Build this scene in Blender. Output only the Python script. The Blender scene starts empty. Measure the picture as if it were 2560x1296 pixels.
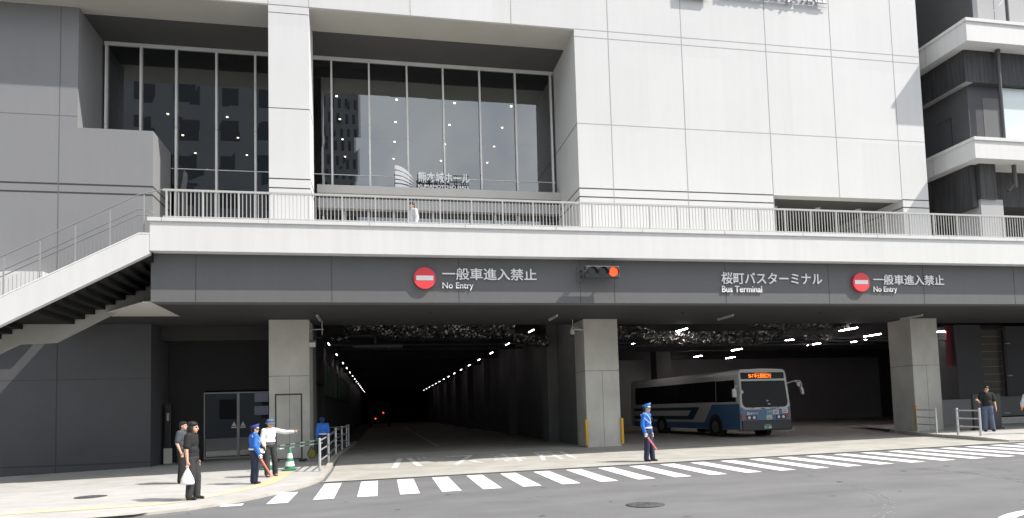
import bpy, bmesh, math, random
from mathutils import Vector, Matrix, noise as mnoise
random.seed(7)
SC = bpy.context.scene
COL = SC.collection
R = math.radians

# ------------------------------------------------------------------ camera
cam_d = bpy.data.cameras.new('camera')
cam = bpy.data.objects.new('camera', cam_d); COL.objects.link(cam)
F_PX, PY, PITCH, YAW, ROLL = 1702.8, 915.5, .064928, .191652, -.027902
cy, sy, cp, sp, cr, sr = math.cos(YAW), math.sin(YAW), math.cos(PITCH), math.sin(PITCH), math.cos(ROLL), math.sin(ROLL)
fwd = Vector((sy*cp, cy*cp, sp)); rt = Vector((cy, -sy, 0)); up = rt.cross(fwd)
r2 = rt*cr + up*sr; u2 = -rt*sr + up*cr
cam.matrix_world = Matrix(((r2.x, u2.x, -fwd.x, 0), (r2.y, u2.y, -fwd.y, -22), (r2.z, u2.z, -fwd.z, 1.5), (0, 0, 0, 1)))
cam_d.sensor_width = 36; cam_d.sensor_fit = 'HORIZONTAL'
cam_d.lens = 36*F_PX/2560; cam_d.shift_y = (PY-648)/2560
cam_d.clip_start = .1; cam_d.clip_end = 2000
SC.camera = cam

# ------------------------------------------------------------------ light
SUN = Vector((.80, -.38, 1.0)).normalized()
SUN_EL = math.asin(SUN.z); SUN_AZ = math.atan2(SUN.x, SUN.y)
sun_d = bpy.data.lights.new('sun', 'SUN'); sun_d.energy = 4.2; sun_d.angle = R(.53); sun_d.color = (1, .955, .89)
sun = bpy.data.objects.new('sun', sun_d); COL.objects.link(sun)
sun.rotation_euler = SUN.to_track_quat('Z', 'Y').to_euler(); sun.location = (30, -20, 60)
W = bpy.data.worlds.new('World'); SC.world = W; W.use_nodes = True
nt = W.node_tree; nt.nodes.clear()
wo = nt.nodes.new('ShaderNodeOutputWorld'); bg = nt.nodes.new('ShaderNodeBackground'); bg.inputs[1].default_value = .15
sky = nt.nodes.new('ShaderNodeTexSky'); sky.sky_type = 'NISHITA'; sky.sun_disc = False
sky.sun_elevation = SUN_EL; sky.sun_rotation = SUN_AZ; sky.dust_density = 2.5; sky.air_density = 1.0
tc = nt.nodes.new('ShaderNodeTexCoord'); nz = nt.nodes.new('ShaderNodeTexNoise')
nz.inputs['Scale'].default_value = 2.6; nz.inputs['Detail'].default_value = 6; nz.inputs['Roughness'].default_value = .55
rp = nt.nodes.new('ShaderNodeValToRGB'); rp.color_ramp.elements[0].position = .36; rp.color_ramp.elements[1].position = .62
mx = nt.nodes.new('ShaderNodeMix'); mx.data_type = 'RGBA'
nz2 = nt.nodes.new('ShaderNodeTexNoise'); nz2.inputs['Scale'].default_value = 5; nz2.inputs['Detail'].default_value = 5
cl = nt.nodes.new('ShaderNodeMix'); cl.data_type = 'RGBA'
cl.inputs[6].default_value = (4.2, 4.5, 4.8, 1); cl.inputs[7].default_value = (9.0, 9.1, 9.2, 1)
nt.links.new(tc.outputs['Generated'], nz.inputs['Vector']); nt.links.new(tc.outputs['Generated'], nz2.inputs['Vector'])
nt.links.new(nz.outputs[0], rp.inputs[0]); nt.links.new(rp.outputs[0], mx.inputs[0])
nt.links.new(nz2.outputs[0], cl.inputs[0])
nt.links.new(sky.outputs[0], mx.inputs[6]); nt.links.new(cl.outputs[2], mx.inputs[7])
nt.links.new(mx.outputs[2], bg.inputs[0]); nt.links.new(bg.outputs[0], wo.inputs[0])
SC.view_settings.view_transform = 'Standard'; SC.view_settings.look = 'None'
SC.view_settings.gamma = 1; SC.view_settings.exposure = .6
SC.render.engine = 'CYCLES'
SC.cycles.max_bounces = 7; SC.cycles.diffuse_bounces = 4; SC.cycles.glossy_bounces = 4; SC.cycles.transparent_max_bounces = 8
SC.cycles.sample_clamp_indirect = 4; SC.cycles.use_denoising = True; SC.cycles.caustics_reflective = False

# ------------------------------------------------------------------ materials
def mat(name, col, rough=.7, var=.10, scale=1.2, metal=0, bump=0, bscale=40, spec=.4, streak=0, emit=0, cracks=0, fine=.5, panel=0):
    m = bpy.data.materials.new(name); m.use_nodes = True
    n = m.node_tree; b = n.nodes['Principled BSDF']
    b.inputs['Roughness'].default_value = rough; b.inputs['Metallic'].default_value = metal
    b.inputs['Specular IOR Level'].default_value = spec
    b.inputs['Base Color'].default_value = (*col, 1)
    if emit:
        b.inputs['Emission Color'].default_value = (*col, 1); b.inputs['Emission Strength'].default_value = emit
        return m
    if var or streak:
        t = n.nodes.new('ShaderNodeTexCoord')
        a = n.nodes.new('ShaderNodeTexNoise'); a.inputs['Scale'].default_value = scale; a.inputs['Detail'].default_value = 7; a.inputs['Roughness'].default_value = .6
        n.links.new(t.outputs['Object'], a.inputs['Vector'])
        fac = a.outputs[0]
        f2 = n.nodes.new('ShaderNodeTexNoise'); f2.inputs['Scale'].default_value = scale*23; f2.inputs['Detail'].default_value = 4
        n.links.new(t.outputs['Object'], f2.inputs['Vector'])
        mm = n.nodes.new('ShaderNodeMix'); mm.inputs[0].default_value = fine*.6
        n.links.new(fac, mm.inputs[2]); n.links.new(f2.outputs[0], mm.inputs[3]); fac = mm.outputs[0]
        if streak:
            mp = n.nodes.new('ShaderNodeMapping'); mp.inputs['Scale'].default_value = (2.2, 2.2, .12)
            s = n.nodes.new('ShaderNodeTexNoise'); s.inputs['Scale'].default_value = 2; s.inputs['Detail'].default_value = 5
            n.links.new(t.outputs['Object'], mp.inputs['Vector']); n.links.new(mp.outputs[0], s.inputs['Vector'])
            m2 = n.nodes.new('ShaderNodeMix'); m2.inputs[0].default_value = streak
            n.links.new(fac, m2.inputs[2]); n.links.new(s.outputs[0], m2.inputs[3]); fac = m2.outputs[0]
        mr = n.nodes.new('ShaderNodeMapRange'); mr.inputs['From Min'].default_value = .3; mr.inputs['From Max'].default_value = .7
        mr.inputs['To Min'].default_value = 1-var; mr.inputs['To Max'].default_value = 1+var
        n.links.new(fac, mr.inputs['Value'])
        vm = n.nodes.new('ShaderNodeVectorMath'); vm.operation = 'SCALE'; vm.inputs[0].default_value = col
        fo = mr.outputs[0]
        if panel:
            sx = n.nodes.new('ShaderNodeSeparateXYZ'); n.links.new(t.outputs['Object'], sx.inputs[0]); cx = n.nodes.new('ShaderNodeCombineXYZ')
            for q_, (o_, w_) in enumerate(((-.4, panel), (0, 1), (.12, 3.33))):
                if q_ == 1: continue
                ma = n.nodes.new('ShaderNodeMath'); ma.operation = 'MULTIPLY_ADD'; ma.inputs[1].default_value = 1/w_; ma.inputs[2].default_value = o_
                fl = n.nodes.new('ShaderNodeMath'); fl.operation = 'FLOOR'; n.links.new(sx.outputs[q_], ma.inputs[0]); n.links.new(ma.outputs[0], fl.inputs[0]); n.links.new(fl.outputs[0], cx.inputs[q_])
            wn = n.nodes.new('ShaderNodeTexWhiteNoise'); n.links.new(cx.outputs[0], wn.inputs['Vector'])
            m3 = n.nodes.new('ShaderNodeMapRange'); m3.inputs['To Min'].default_value = .965; m3.inputs['To Max'].default_value = 1.02; n.links.new(wn.outputs['Value'], m3.inputs['Value'])
            mu = n.nodes.new('ShaderNodeMath'); mu.operation = 'MULTIPLY'; n.links.new(fo, mu.inputs[0]); n.links.new(m3.outputs[0], mu.inputs[1]); fo = mu.outputs[0]
        n.links.new(fo, vm.inputs['Scale']); out = vm.outputs[0]
        n.links.new(out, b.inputs['Base Color'])
        if bump:
            bt = n.nodes.new('ShaderNodeTexNoise'); bt.inputs['Scale'].default_value = bscale; bt.inputs['Detail'].default_value = 5
            n.links.new(t.outputs['Object'], bt.inputs['Vector'])
            bp = n.nodes.new('ShaderNodeBump'); bp.inputs['Strength'].default_value = bump; bp.inputs['Distance'].default_value = .02
            n.links.new(bt.outputs[0], bp.inputs['Height']); n.links.new(bp.outputs[0], b.inputs['Normal'])
    return m

def two_tone(name, c1, c2, scale, lo, hi, rough=.8, stretch=(1, 1, 1), bump=0, bscale=60, coord='Object', detail=8, spec=.3):
    m = bpy.data.materials.new(name); m.use_nodes = True
    n = m.node_tree; b = n.nodes['Principled BSDF']; b.inputs['Roughness'].default_value = rough; b.inputs['Specular IOR Level'].default_value = spec
    t = n.nodes.new('ShaderNodeTexCoord'); mp = n.nodes.new('ShaderNodeMapping'); mp.inputs['Scale'].default_value = stretch
    a = n.nodes.new('ShaderNodeTexNoise'); a.inputs['Scale'].default_value = scale; a.inputs['Detail'].default_value = detail; a.inputs['Roughness'].default_value = .62
    r = n.nodes.new('ShaderNodeValToRGB'); r.color_ramp.elements[0].position = lo; r.color_ramp.elements[1].position = hi
    r.color_ramp.elements[0].color = (*c1, 1); r.color_ramp.elements[1].color = (*c2, 1)
    n.links.new(t.outputs[coord], mp.inputs[0]); n.links.new(mp.outputs[0], a.inputs['Vector']); n.links.new(a.outputs[0], r.inputs[0])
    n.links.new(r.outputs[0], b.inputs['Base Color'])
    if bump:
        bt = n.nodes.new('ShaderNodeTexNoise'); bt.inputs['Scale'].default_value = bscale; bt.inputs['Detail'].default_value = 6
        n.links.new(t.outputs[coord], bt.inputs['Vector'])
        bp = n.nodes.new('ShaderNodeBump'); bp.inputs['Strength'].default_value = bump; bp.inputs['Distance'].default_value = .02
        n.links.new(bt.outputs[0], bp.inputs['Height']); n.links.new(bp.outputs[0], b.inputs['Normal'])
    return m

def glass_mat(name, refl, tint=(.30, .34, .34), gcol=(.86, .9, .93)):
    m = bpy.data.materials.new(name); m.use_nodes = True
    n = m.node_tree; n.nodes.clear()
    o = n.nodes.new('ShaderNodeOutputMaterial'); mixs = n.nodes.new('ShaderNodeMixShader')
    tr = n.nodes.new('ShaderNodeBsdfTransparent'); tr.inputs[0].default_value = (*tint, 1)
    gl = n.nodes.new('ShaderNodeBsdfGlossy'); gl.inputs['Color'].default_value = (*gcol, 1); gl.inputs['Roughness'].default_value = .006
    fr = n.nodes.new('ShaderNodeFresnel'); fr.inputs[0].default_value = 1.5
    ad = n.nodes.new('ShaderNodeMath'); ad.operation = 'ADD'; ad.inputs[1].default_value = refl; ad.use_clamp = True
    n.links.new(fr.outputs[0], ad.inputs[0]); n.links.new(ad.outputs[0], mixs.inputs[0])
    n.links.new(tr.outputs[0], mixs.inputs[1]); n.links.new(gl.outputs[0], mixs.inputs[2]); n.links.new(mixs.outputs[0], o.inputs[0])
    return m

M = {}
M['white'] = mat('white_concrete', (.60, .603, .603), .75, .042, .4, bump=.05, bscale=25, streak=.3, spec=.25, panel=3.3)
M['deckwhite'] = mat('white_painted_concrete', (.63, .63, .625), .7, .055, .5, streak=.5, spec=.25)
M['soffit'] = mat('pale_soffit', (.50, .49, .45), .8, .06, .6)
M['joint'] = mat('dark_joint', (.05, .05, .05), .9, 0)
M['jointgrey'] = mat('grey_joint', (.33, .33, .33), .9, 0)
M['grey'] = mat('grey_render', (.235, .238, .245), .8, .05, .6, bump=.05, streak=.3, spec=.25)
M['fascia'] = mat('charcoal_panel', (.128, .130, .134), .65, .06, .5, streak=.3, spec=.3)
M['lowgrey'] = mat('charcoal_render', (.088, .090, .096), .8, .08, .7, bump=.06, spec=.2)
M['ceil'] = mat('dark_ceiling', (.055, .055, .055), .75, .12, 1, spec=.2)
M['upceil'] = mat('charcoal_soffit', (.10, .099, .10), .8, .08, .8, spec=.2)
M['dark'] = mat('near_black', (.06, .06, .061), .8, .2, 1, spec=.2)
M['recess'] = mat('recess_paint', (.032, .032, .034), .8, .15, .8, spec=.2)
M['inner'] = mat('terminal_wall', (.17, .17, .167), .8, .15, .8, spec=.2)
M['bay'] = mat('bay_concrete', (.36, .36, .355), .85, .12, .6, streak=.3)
M['raw'] = two_tone('raw_concrete', (.42, .415, .38), (.56, .55, .505), .9, .32, .7, .85, (1, 1, .7), .12, 30)
M['asphalt'] = two_tone('asphalt', (.124, .124, .126), (.172, .172, .174), .45, .3, .7, .85, (1, 2.2, 1), .35, 90)
M['apron'] = two_tone('apron_concrete', (.30, .288, .258), (.44, .428, .39), .8, .3, .7, .85, (1, 1.6, 1), .1, 50)
M['pave'] = two_tone('pavement', (.36, .35, .33), (.47, .46, .44), 1.3, .3, .7, .85, (1, 1.5, 1), .08, 40)
M['kerb'] = two_tone('kerb_stone', (.34, .32, .28), (.46, .44, .40), 2.5, .3, .7, .85)
M['paint'] = two_tone('road_paint', (.42, .42, .42), (.84, .84, .83), 2.2, .22, .36, .6, (1, 1, 1), .05, 60, detail=12)
M['oldpaint'] = two_tone('worn_paint', (.36, .35, .33), (.66, .66, .64), 3, .33, .52, .7, detail=12)
M['tactile'] = two_tone('faded_yellow', (.50, .475, .42), (.62, .47, .20), 1.1, .36, .66, .8, (1, 2, 1))
M['steel'] = mat('galvanised_steel', (.50, .51, .52), .45, .06, 6, metal=.55)
M['rail'] = mat('pale_rail_paint', (.43, .43, .42), .5, .03, 5)
M['alum'] = mat('aluminium', (.82, .82, .81), .45, .03, 5)
M['ledge'] = mat('canopy_paint', (.50, .49, .475), .7, .04, 1)
M['stairshade'] = mat('shaded_stair_paint', (.34, .335, .31), .8, .06, 1)  # white stair paint darkened to carry the shade on the inner stringer
M['handrail'] = mat('grey_handrail', (.30, .30, .30), .45, .03, 5, metal=.2)
M['jointdim'] = mat('dim_joint', (.15, .15, .155), .9, 0)
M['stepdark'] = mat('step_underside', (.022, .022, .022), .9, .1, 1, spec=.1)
M['lettering'] = mat('letter_white', (.80, .80, .80), .5, 0)
M['silverletter'] = mat('letter_silver', (.86, .87, .89), .4, 0)
M['steelletter'] = mat('brushed_letter', (.42, .42, .45), .35, 0, metal=.7)
M['signred'] = mat('sign_red', (.74, .055, .07), .45, .03, 3)
M['black'] = mat('black_plastic', (.02, .02, .022), .5, 0)
M['blackm'] = mat('dark_metal', (.05, .05, .053), .5, .05, 4)
M['sigred'] = mat('signal_red', (1, .06, .015), emit=1.7)
M['lens'] = mat('dark_lens', (.02, .02, .022), .2, 0)
M['tube'] = mat('tube_glow', (1, .88, .89), emit=9)
M['tubebay'] = mat('bay_tube_glow', (1, .88, .89), emit=60)
M['tubeoff'] = mat('tube_off', (.50, .49, .46), .5, 0)
M['spot'] = mat('downlight_glow', (1, .80, .55), emit=9)
M['tail'] = mat('tail_glow', (1, .09, .02), emit=1.6)
M['yellow'] = mat('guard_yellow', (.62, .36, .02), .5, .08, 4)
M['green'] = mat('green_glass', (.02, .10, .055), .35, .1, 2)
M['brown'] = mat('brown_panel', (.085, .078, .065), .7, .1, 1)
M['redpanel'] = mat('red_panel', (.12, .012, .018), .6, .05, 2)
M['ribbed'] = two_tone('ribbed_board', (.028, .028, .03), (.075, .076, .078), 2, .3, .7, .7, (6, 6, .3))
M['pipe'] = mat('dark_pipe', (.08, .08, .085), .5, .05, 4)
M['frosted'] = mat('pale_glazing', (.62, .70, .70), .25, .03, 1)
M['cladlight'] = mat('pale_cladding', (.36, .36, .37), .7, .05, .6)
M['glass'] = glass_mat('curtain_glass', .17)
M['doorglass'] = glass_mat('door_glass', .06, (.5, .5, .5))
M['room'] = mat('lobby_dark', (.10, .105, .10), .8, .15, .5, spec=.1)
M['cap'] = mat('cap_blue', (.045, .20, .55), .6, .06, 20)
M['navy'] = mat('navy_cloth', (.022, .026, .055), .8, .12, 18, bump=.2)
M['uniform'] = mat('uniform_blue', (.020, .135, .50), .7, .14, 16, bump=.25)
M['capnavy'] = mat('cap_navy', (.03, .06, .24), .7, .08, 20)
M['cord'] = mat('white_cord', (.75, .75, .75), .6, 0)
M['skin'] = mat('skin', (.58, .345, .25), .55, .05, 9, spec=.3)
M['hair'] = mat('black_hair', (.012, .011, .011), .5, .2, 30)
M['blackcloth'] = mat('black_cloth', (.016, .016, .017), .85, .15, 18, bump=.2)
M['greycloth'] = mat('slate_cloth', (.055, .062, .075), .85, .12, 18, bump=.2)
M['charcloth'] = mat('charcoal_cloth', (.032, .032, .034), .85, .12, 18, bump=.2)
M['whitecloth'] = mat('white_cloth', (.74, .74, .73), .8, .05, 18, bump=.25)
M['palecloth'] = mat('pale_shirt', (.55, .57, .60), .8, .08, 18, bump=.2)
M['jeans'] = mat('blue_jeans', (.10, .125, .19), .85, .18, 12, bump=.2)
M['hatblue'] = mat('hat_denim', (.075, .15, .24), .8, .15, 14)
M['hatband'] = mat('hat_band', (.03, .055, .10), .8, .1, 14)
M['glove'] = mat('white_glove', (.78, .78, .78), .7, .03, 10)
M['shoe'] = mat('black_shoe', (.012, .012, .013), .35, 0)
M['sandal'] = mat('brown_sandal', (.16, .06, .04), .6, 0)
M['eye'] = mat('dark_eye', (.02, .015, .012), .3, 0)
M['baton'] = mat('red_baton', (.80, .11, .07), .35, .03, 5)
M['batonpink'] = mat('pink_baton', (.82, .20, .22), .35, .03, 5)
M['bag'] = mat('carrier_bag', (.80, .76, .77), .5, .08, 6)
M['conegreen'] = mat('cone_green', (.045, .22, .115), .5, .06, 6)
M['conewhite'] = mat('cone_white', (.68, .70, .69), .5, .06, 6)
M['olive'] = mat('olive_bag', (.16, .16, .04), .8, .1, 8)
M['busblue'] = mat('bus_blue', (.065, .15, .285), .35, .04, 2, spec=.5)
M['buswhite'] = mat('bus_white', (.52, .53, .52), .35, .03, 2, spec=.5)
M['busteal'] = mat('bus_teal', (.012, .055, .085), .35, .04, 2)
M['busglass'] = mat('bus_glass', (.009, .010, .011), .16, 0, spec=.12)
M['tyre'] = mat('tyre', (.018, .018, .018), .9, 0)
M['rim'] = mat('wheel_rim', (.20, .20, .20), .5, 0, metal=.5)
M['amber'] = mat('led_amber', (1, .20, .02), emit=1.6)
M['headlamp'] = mat('lamp_glass', (.75, .75, .75), .1, 0)
M['indicator'] = mat('orange_lens', (.55, .09, .03), .25, 0)
M['stkwhite'] = mat('sticker_white', (.66, .66, .66), .6, 0)
M['stkblue'] = mat('sticker_blue', (.22, .42, .55), .6, 0)
M['stkgreen'] = mat('sticker_pale_green', (.55, .62, .50), .6, 0)
M['inkred'] = mat('ink_red', (.45, .10, .10), .6, 0)
M['ink'] = mat('ink_dark', (.05, .06, .08), .6, 0)
M['papers'] = mat('notice_paper', (.30, .33, .45), .7, 0)
M['orange'] = mat('orange_glove', (.70, .19, .03), .7, .05, 8)
M['oppwall'] = mat('office_grey', (.25, .26, .26), .8, .08, .3)
M['oppwin'] = mat('office_window', (.06, .063, .068), .2, 0)
M['cast'] = two_tone('cast_iron', (.045, .045, .045), (.10, .10, .10), 14, .4, .6, .7, bump=.6, bscale=30)
# crinkled foil
fm = bpy.data.materials.new('crinkled_foil'); fm.use_nodes = True
_n = fm.node_tree; _b = _n.nodes['Principled BSDF']; _b.inputs['Metallic'].default_value = 1; _b.inputs['Roughness'].default_value = .34; _b.inputs['Base Color'].default_value = (.22, .219, .213, 1)
_t = _n.nodes.new('ShaderNodeTexCoord'); _v = _n.nodes.new('ShaderNodeTexVoronoi'); _v.inputs['Scale'].default_value = 6; _v.feature = 'F1'
_bp = _n.nodes.new('ShaderNodeBump'); _bp.inputs['Strength'].default_value = 1; _bp.inputs['Distance'].default_value = .05
_n.links.new(_t.outputs['Object'], _v.inputs['Vector']); _n.links.new(_v.outputs[0], _bp.inputs['Height']); _n.links.new(_bp.outputs[0], _b.inputs['Normal'])
M['foil'] = fm

# ------------------------------------------------------------------ mesh helpers
class MB:
    def __init__(s): s.v = []; s.f = []; s.mi = []; s.ms = []; s.sm = []
    def m(s, k):
        if k not in s.ms: s.ms.append(k)
        return s.ms.index(k)
    def add(s, vs, fs, k, smooth=False):
        o = len(s.v); s.v += [tuple(p) for p in vs]; i = s.m(k)
        for f in fs: s.f.append([o+a for a in f]); s.mi.append(i); s.sm.append(smooth)
        return s
    def box(s, x0, x1, y0, y1, z0, z1, k):
        return s.add([(x0,y0,z0),(x1,y0,z0),(x1,y1,z0),(x0,y1,z0),(x0,y0,z1),(x1,y0,z1),(x1,y1,z1),(x0,y1,z1)],
                     [(0,3,2,1),(4,5,6,7),(0,1,5,4),(1,2,6,5),(2,3,7,6),(3,0,4,7)], k)
    def quad(s, a, b, c, d, k): return s.add([a,b,c,d], [(0,1,2,3)], k)
    def prism_y(s, pts, y0, y1, k):            # pts (x,z) outline, extruded along y
        n = len(pts); vs = [(x,y0,z) for x,z in pts]+[(x,y1,z) for x,z in pts]
        return s.add(vs, [tuple(range(n)), tuple(range(2*n-1, n-1, -1))]+[(i,(i+1)%n+0,(i+1)%n+n,i+n)[::-1] for i in range(n)], k)
    def prism_x(s, pts, x0, x1, k):            # pts (y,z)
        n = len(pts); vs = [(x0,y,z) for y,z in pts]+[(x1,y,z) for y,z in pts]
        return s.add(vs, [tuple(range(n-1,-1,-1)), tuple(range(n, 2*n))]+[(i,(i+1)%n,(i+1)%n+n,i+n) for i in range(n)], k)
    def tube(s, p, q, r, k, n=8, r2=None, caps=True):
        p = Vector(p); q = Vector(q); d = q-p
        if d.length < 1e-6: return s
        d.normalize(); a = d.orthogonal().normalized(); b = d.cross(a); r2 = r if r2 is None else r2
        vs = []
        for c, rr in ((p, r), (q, r2)):
            for i in range(n):
                t = 2*math.pi*i/n; vs.append(c+(a*math.cos(t)+b*math.sin(t))*rr)
        fs = [(i,(i+1)%n,(i+1)%n+n,i+n) for i in range(n)]
        s.add(vs, fs, k, True)
        if caps: s.add(vs, [tuple(range(n-1,-1,-1)), tuple(range(n,2*n))], k)
        return s
    def path(s, pts, r, k, n=6):
        for a, b in zip(pts, pts[1:]): s.tube(a, b, r, k, n)
        return s
    def disc_y(s, x, z, y0, y1, r, k, n=40):   # cylinder with axis along y
        return s.tube((x,y0,z), (x,y1,z), r, k, n)
    def ball(s, c, rx, k, ry=None, rz=None, n=12, m=8, zmin=None):
        ry = ry or rx; rz = rz or rx; vs = []; fs = []
        for j in range(m+1):
            ph = math.pi*j/m
            for i in range(n):
                t = 2*math.pi*i/n
                vs.append((c[0]+rx*math.sin(ph)*math.cos(t), c[1]+ry*math.sin(ph)*math.sin(t), c[2]+rz*math.cos(ph)))
        for j in range(m):
            for i in range(n): fs.append((j*n+i, (j+1)*n+i, (j+1)*n+(i+1)%n, j*n+(i+1)%n))
        return s.add(vs, fs, k, True)
    def lathe(s, c, prof, k, n=20):            # prof (r,z)
        vs = []; fs = []; h = len(prof)
        for r, z in prof:
            for i in range(n):
                t = 2*math.pi*i/n; vs.append((c[0]+r*math.cos(t), c[1]+r*math.sin(t), c[2]+z))
        for j in range(h-1):
            for i in range(n): fs.append((j*n+i, j*n+(i+1)%n, (j+1)*n+(i+1)%n, (j+1)*n+i))
        return s.add(vs, fs, k, True)
    def build(s, name, parent=None, bevel=0, loc=None):
        me = bpy.data.meshes.new(name); me.from_pydata(s.v, [], s.f)
        for k in s.ms: me.materials.append(M[k])
        me.polygons.foreach_set('material_index', s.mi); me.polygons.foreach_set('use_smooth', s.sm)
        me.update()
        o = bpy.data.objects.new(name, me); COL.objects.link(o)
        if parent: o.parent = parent
        if loc: o.location = loc
        if bevel:
            b = o.modifiers.new('bevel', 'BEVEL'); b.width = bevel; b.segments = 2; b.limit_method = 'ANGLE'; b.angle_limit = R(40)
        return o
def tag(o, label, cat, group=None):
    o['label'] = label; o['category'] = cat
    if group: o['group'] = group
    return o
def thing(name, label, cat, loc=(0,0,0), rz=0, group=None):
    o = bpy.data.objects.new(name, None); COL.objects.link(o); o.location = loc; o.rotation_euler = (0,0,rz); o.empty_display_size = .2
    return tag(o, label, cat, group)
def kind(o, k): o['kind'] = k; return o
def dup(root, loc=None, rz=None, label=None):
    r = root.copy(); COL.objects.link(r)
    if loc is not None: r.location = loc
    if rz is not None: r.rotation_euler = (0,0,rz)
    if label: r['label'] = label
    for ch in root.children:
        c = ch.copy(); COL.objects.link(c); c.parent = r
        for g in ch.children:
            d = g.copy(); COL.objects.link(d); d.parent = c
    return r
def text_obj(name, s, rect, at, depth, k, parent=None, bold=0., ground=None, spacing=1.0):
    """rect = (u0,u1,v0,v1): fitted box. Facing -Y at y=at, or laid on the ground by ground(x,y)->z."""
    cu = bpy.data.curves.new(name, 'FONT'); cu.body = s; cu.size = 1; cu.offset = bold; cu.resolution_u = 4; cu.space_character = spacing
    cu.extrude = 0 if ground else .5
    to = bpy.data.objects.new(name+'_tmp', cu); COL.objects.link(to)
    dg = bpy.context.evaluated_depsgraph_get()
    me = bpy.data.meshes.new_from_object(to.evaluated_get(dg)); bpy.data.objects.remove(to); bpy.data.curves.remove(cu)
    xs = [v.co.x for v in me.vertices]; ys = [v.co.y for v in me.vertices]
    x0, x1, y0, y1 = min(xs), max(xs), min(ys), max(ys); u0, u1, v0, v1 = rect
    for v in me.vertices:
        u = u0+(v.co.x-x0)/(x1-x0)*(u1-u0); w = v0+(v.co.y-y0)/(y1-y0)*(v1-v0)
        v.co = (u, w, ground(u, w)) if ground else (u, at-(v.co.z+.5)*depth, w)
    me.materials.clear(); me.materials.append(M[k]); me.update()
    o = bpy.data.objects.new(name, me); COL.objects.link(o); me.name = name
    if parent: o.parent = parent
    return o

# ------------------------------------------------------------------ ground
def FL(x): return -.03+min(0, (x+1)*.03)
def H(x, y):
    x = max(-45, min(60, x)); t = min(1, max(0, (y-1.0)/3.5))
    return (-.30+.012*x+.01*max(-25, min(y, 4)))*(1-t)+FL(x)*t
YS = [-250,-120,-60,-40,-30,-25,-20,-15,-12,-10,-8,-7,-6.85,-6.7,-6.3,-6,-5.7,-5.3,-5,-4.5,-4,-3.5,-3,-2.5,-2.2,-2,-1.5,-1,-.5,0,.5,1,1.5,2,2.5,3,3.5,4,4.5,5,6,8,10,12,16,20,30,45,70,100,140,250]
XS = [-250,-120,-70,-45,-38,-30,-25,-20,-17,-14,-12,-10,-9,-8,-7,-6,-5,-4,-3,-2,-1,0,2,4,6,8,10,12,14,16,18,20,22,24,27,30,35,45,60,120,250]
def sheet(name, xs, ys, k, off, inside=None):
    b = MB(); nx = len(xs)
    vs = [(x, y, H(x, y)+off) for y in ys for x in xs]; fs = []
    for j in range(len(ys)-1):
        for i in range(nx-1):
            if inside and not inside((xs[i]+xs[i+1])/2, (ys[j]+ys[j+1])/2): continue
            fs.append((j*nx+i, j*nx+i+1, (j+1)*nx+i+1, (j+1)*nx+i))
    b.add(vs, fs, k); return b.build(name)
kind(sheet('road', XS, YS, 'asphalt', 0), 'structure')
def rowsheet(name, rows, k, off, edge=None, edge_k='kerb', drop=.3, left_edge=False):
    """rows (y, xl, xr): surface strips; optional vertical face on one side."""
    b = MB(); vs = []; fs = []; n = 14
    for y, xl, xr in rows:
        for i in range(n+1):
            t = i/n; t = 1-(1-t)**2 if not left_edge else t*t
            x = xl+(xr-xl)*t; vs.append((x, y, H(x, y)+off))
    for j in range(len(rows)-1):
        for i in range(n): a = j*(n+1)+i; fs.append((a, a+1, a+n+2, a+n+1))
    b.add(vs, fs, k); return b
KC = [(-6.95,-40),(-6.9,-5.6),(-6.8,-4.7),(-6.5,-4.0),(-6.1,-3.55),(-5.7,-3.2),(-5.3,-2.93),(-5,-2.75),(-4.5,-2.47),(-4,-2.24),(-3.5,-2.03),(-3,-1.87),(-2.5,-1.76),(-2,-1.68),(-1.5,-1.65),(-.5,-1.65),(0,-1.65),(1,-1.64),(2,-1.62),(3,-1.60),(3.5,-1.59),(4,-1.58),(4.5,-1.57),(6,-1.53),(8,-1.48),(10,-1.42),(16,-1.3)]
def kerbx(y):
    for (y0,x0),(y1,x1) in zip(KC, KC[1:]):
        if y0 <= y <= y1: return x0+(x1-x0)*(y-y0)/(y1-y0)
    return KC[-1][1] if y > 0 else -99
def side_h(y): return .05 if y < -2 else (.05+.08*min(1, (y+2)/3))
kw = .17
b = MB(); rows = [r for r in KC[1:]]
# pavement surface left of the kerb stone
n = 16; vs = []; fs = []
for y, x in rows:
    xl, xr = -45, x-kw
    for i in range(n+1):
        t = 1-(1-i/n)**2; xx = xl+(xr-xl)*t; vs.append((xx, y, H(xx, y)+.05+.006*0))
for j in range(len(rows)-1):
    for i in range(n): a = j*(n+1)+i; fs.append((a, a+1, a+n+2, a+n+1))
b.add(vs, fs, 'pave'); kind(b.build('pavement'), 'structure')
b = MB()
for (y0,x0),(y1,x1) in zip(rows, rows[1:]):
    h0, h1 = side_h(y0), side_h(y1)
    A = (x0-kw, y0, H(x0,y0)+h0+.004); B = (x0, y0, H(x0,y0)+h0+.004); C_ = (x1, y1, H(x1,y1)+h1+.004); D = (x1-kw, y1, H(x1,y1)+h1+.004)
    b.quad(A, B, C_, D, 'kerb')
    b.quad((x0,y0,H(x0,y0)-.1), (x1,y1,H(x1,y1)-.1), C_, B, 'kerb')
    b.quad((x0-kw,y0,H(x0,y0)+.04), A, D, (x1-kw,y1,H(x1,y1)+.04), 'kerb')
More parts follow.
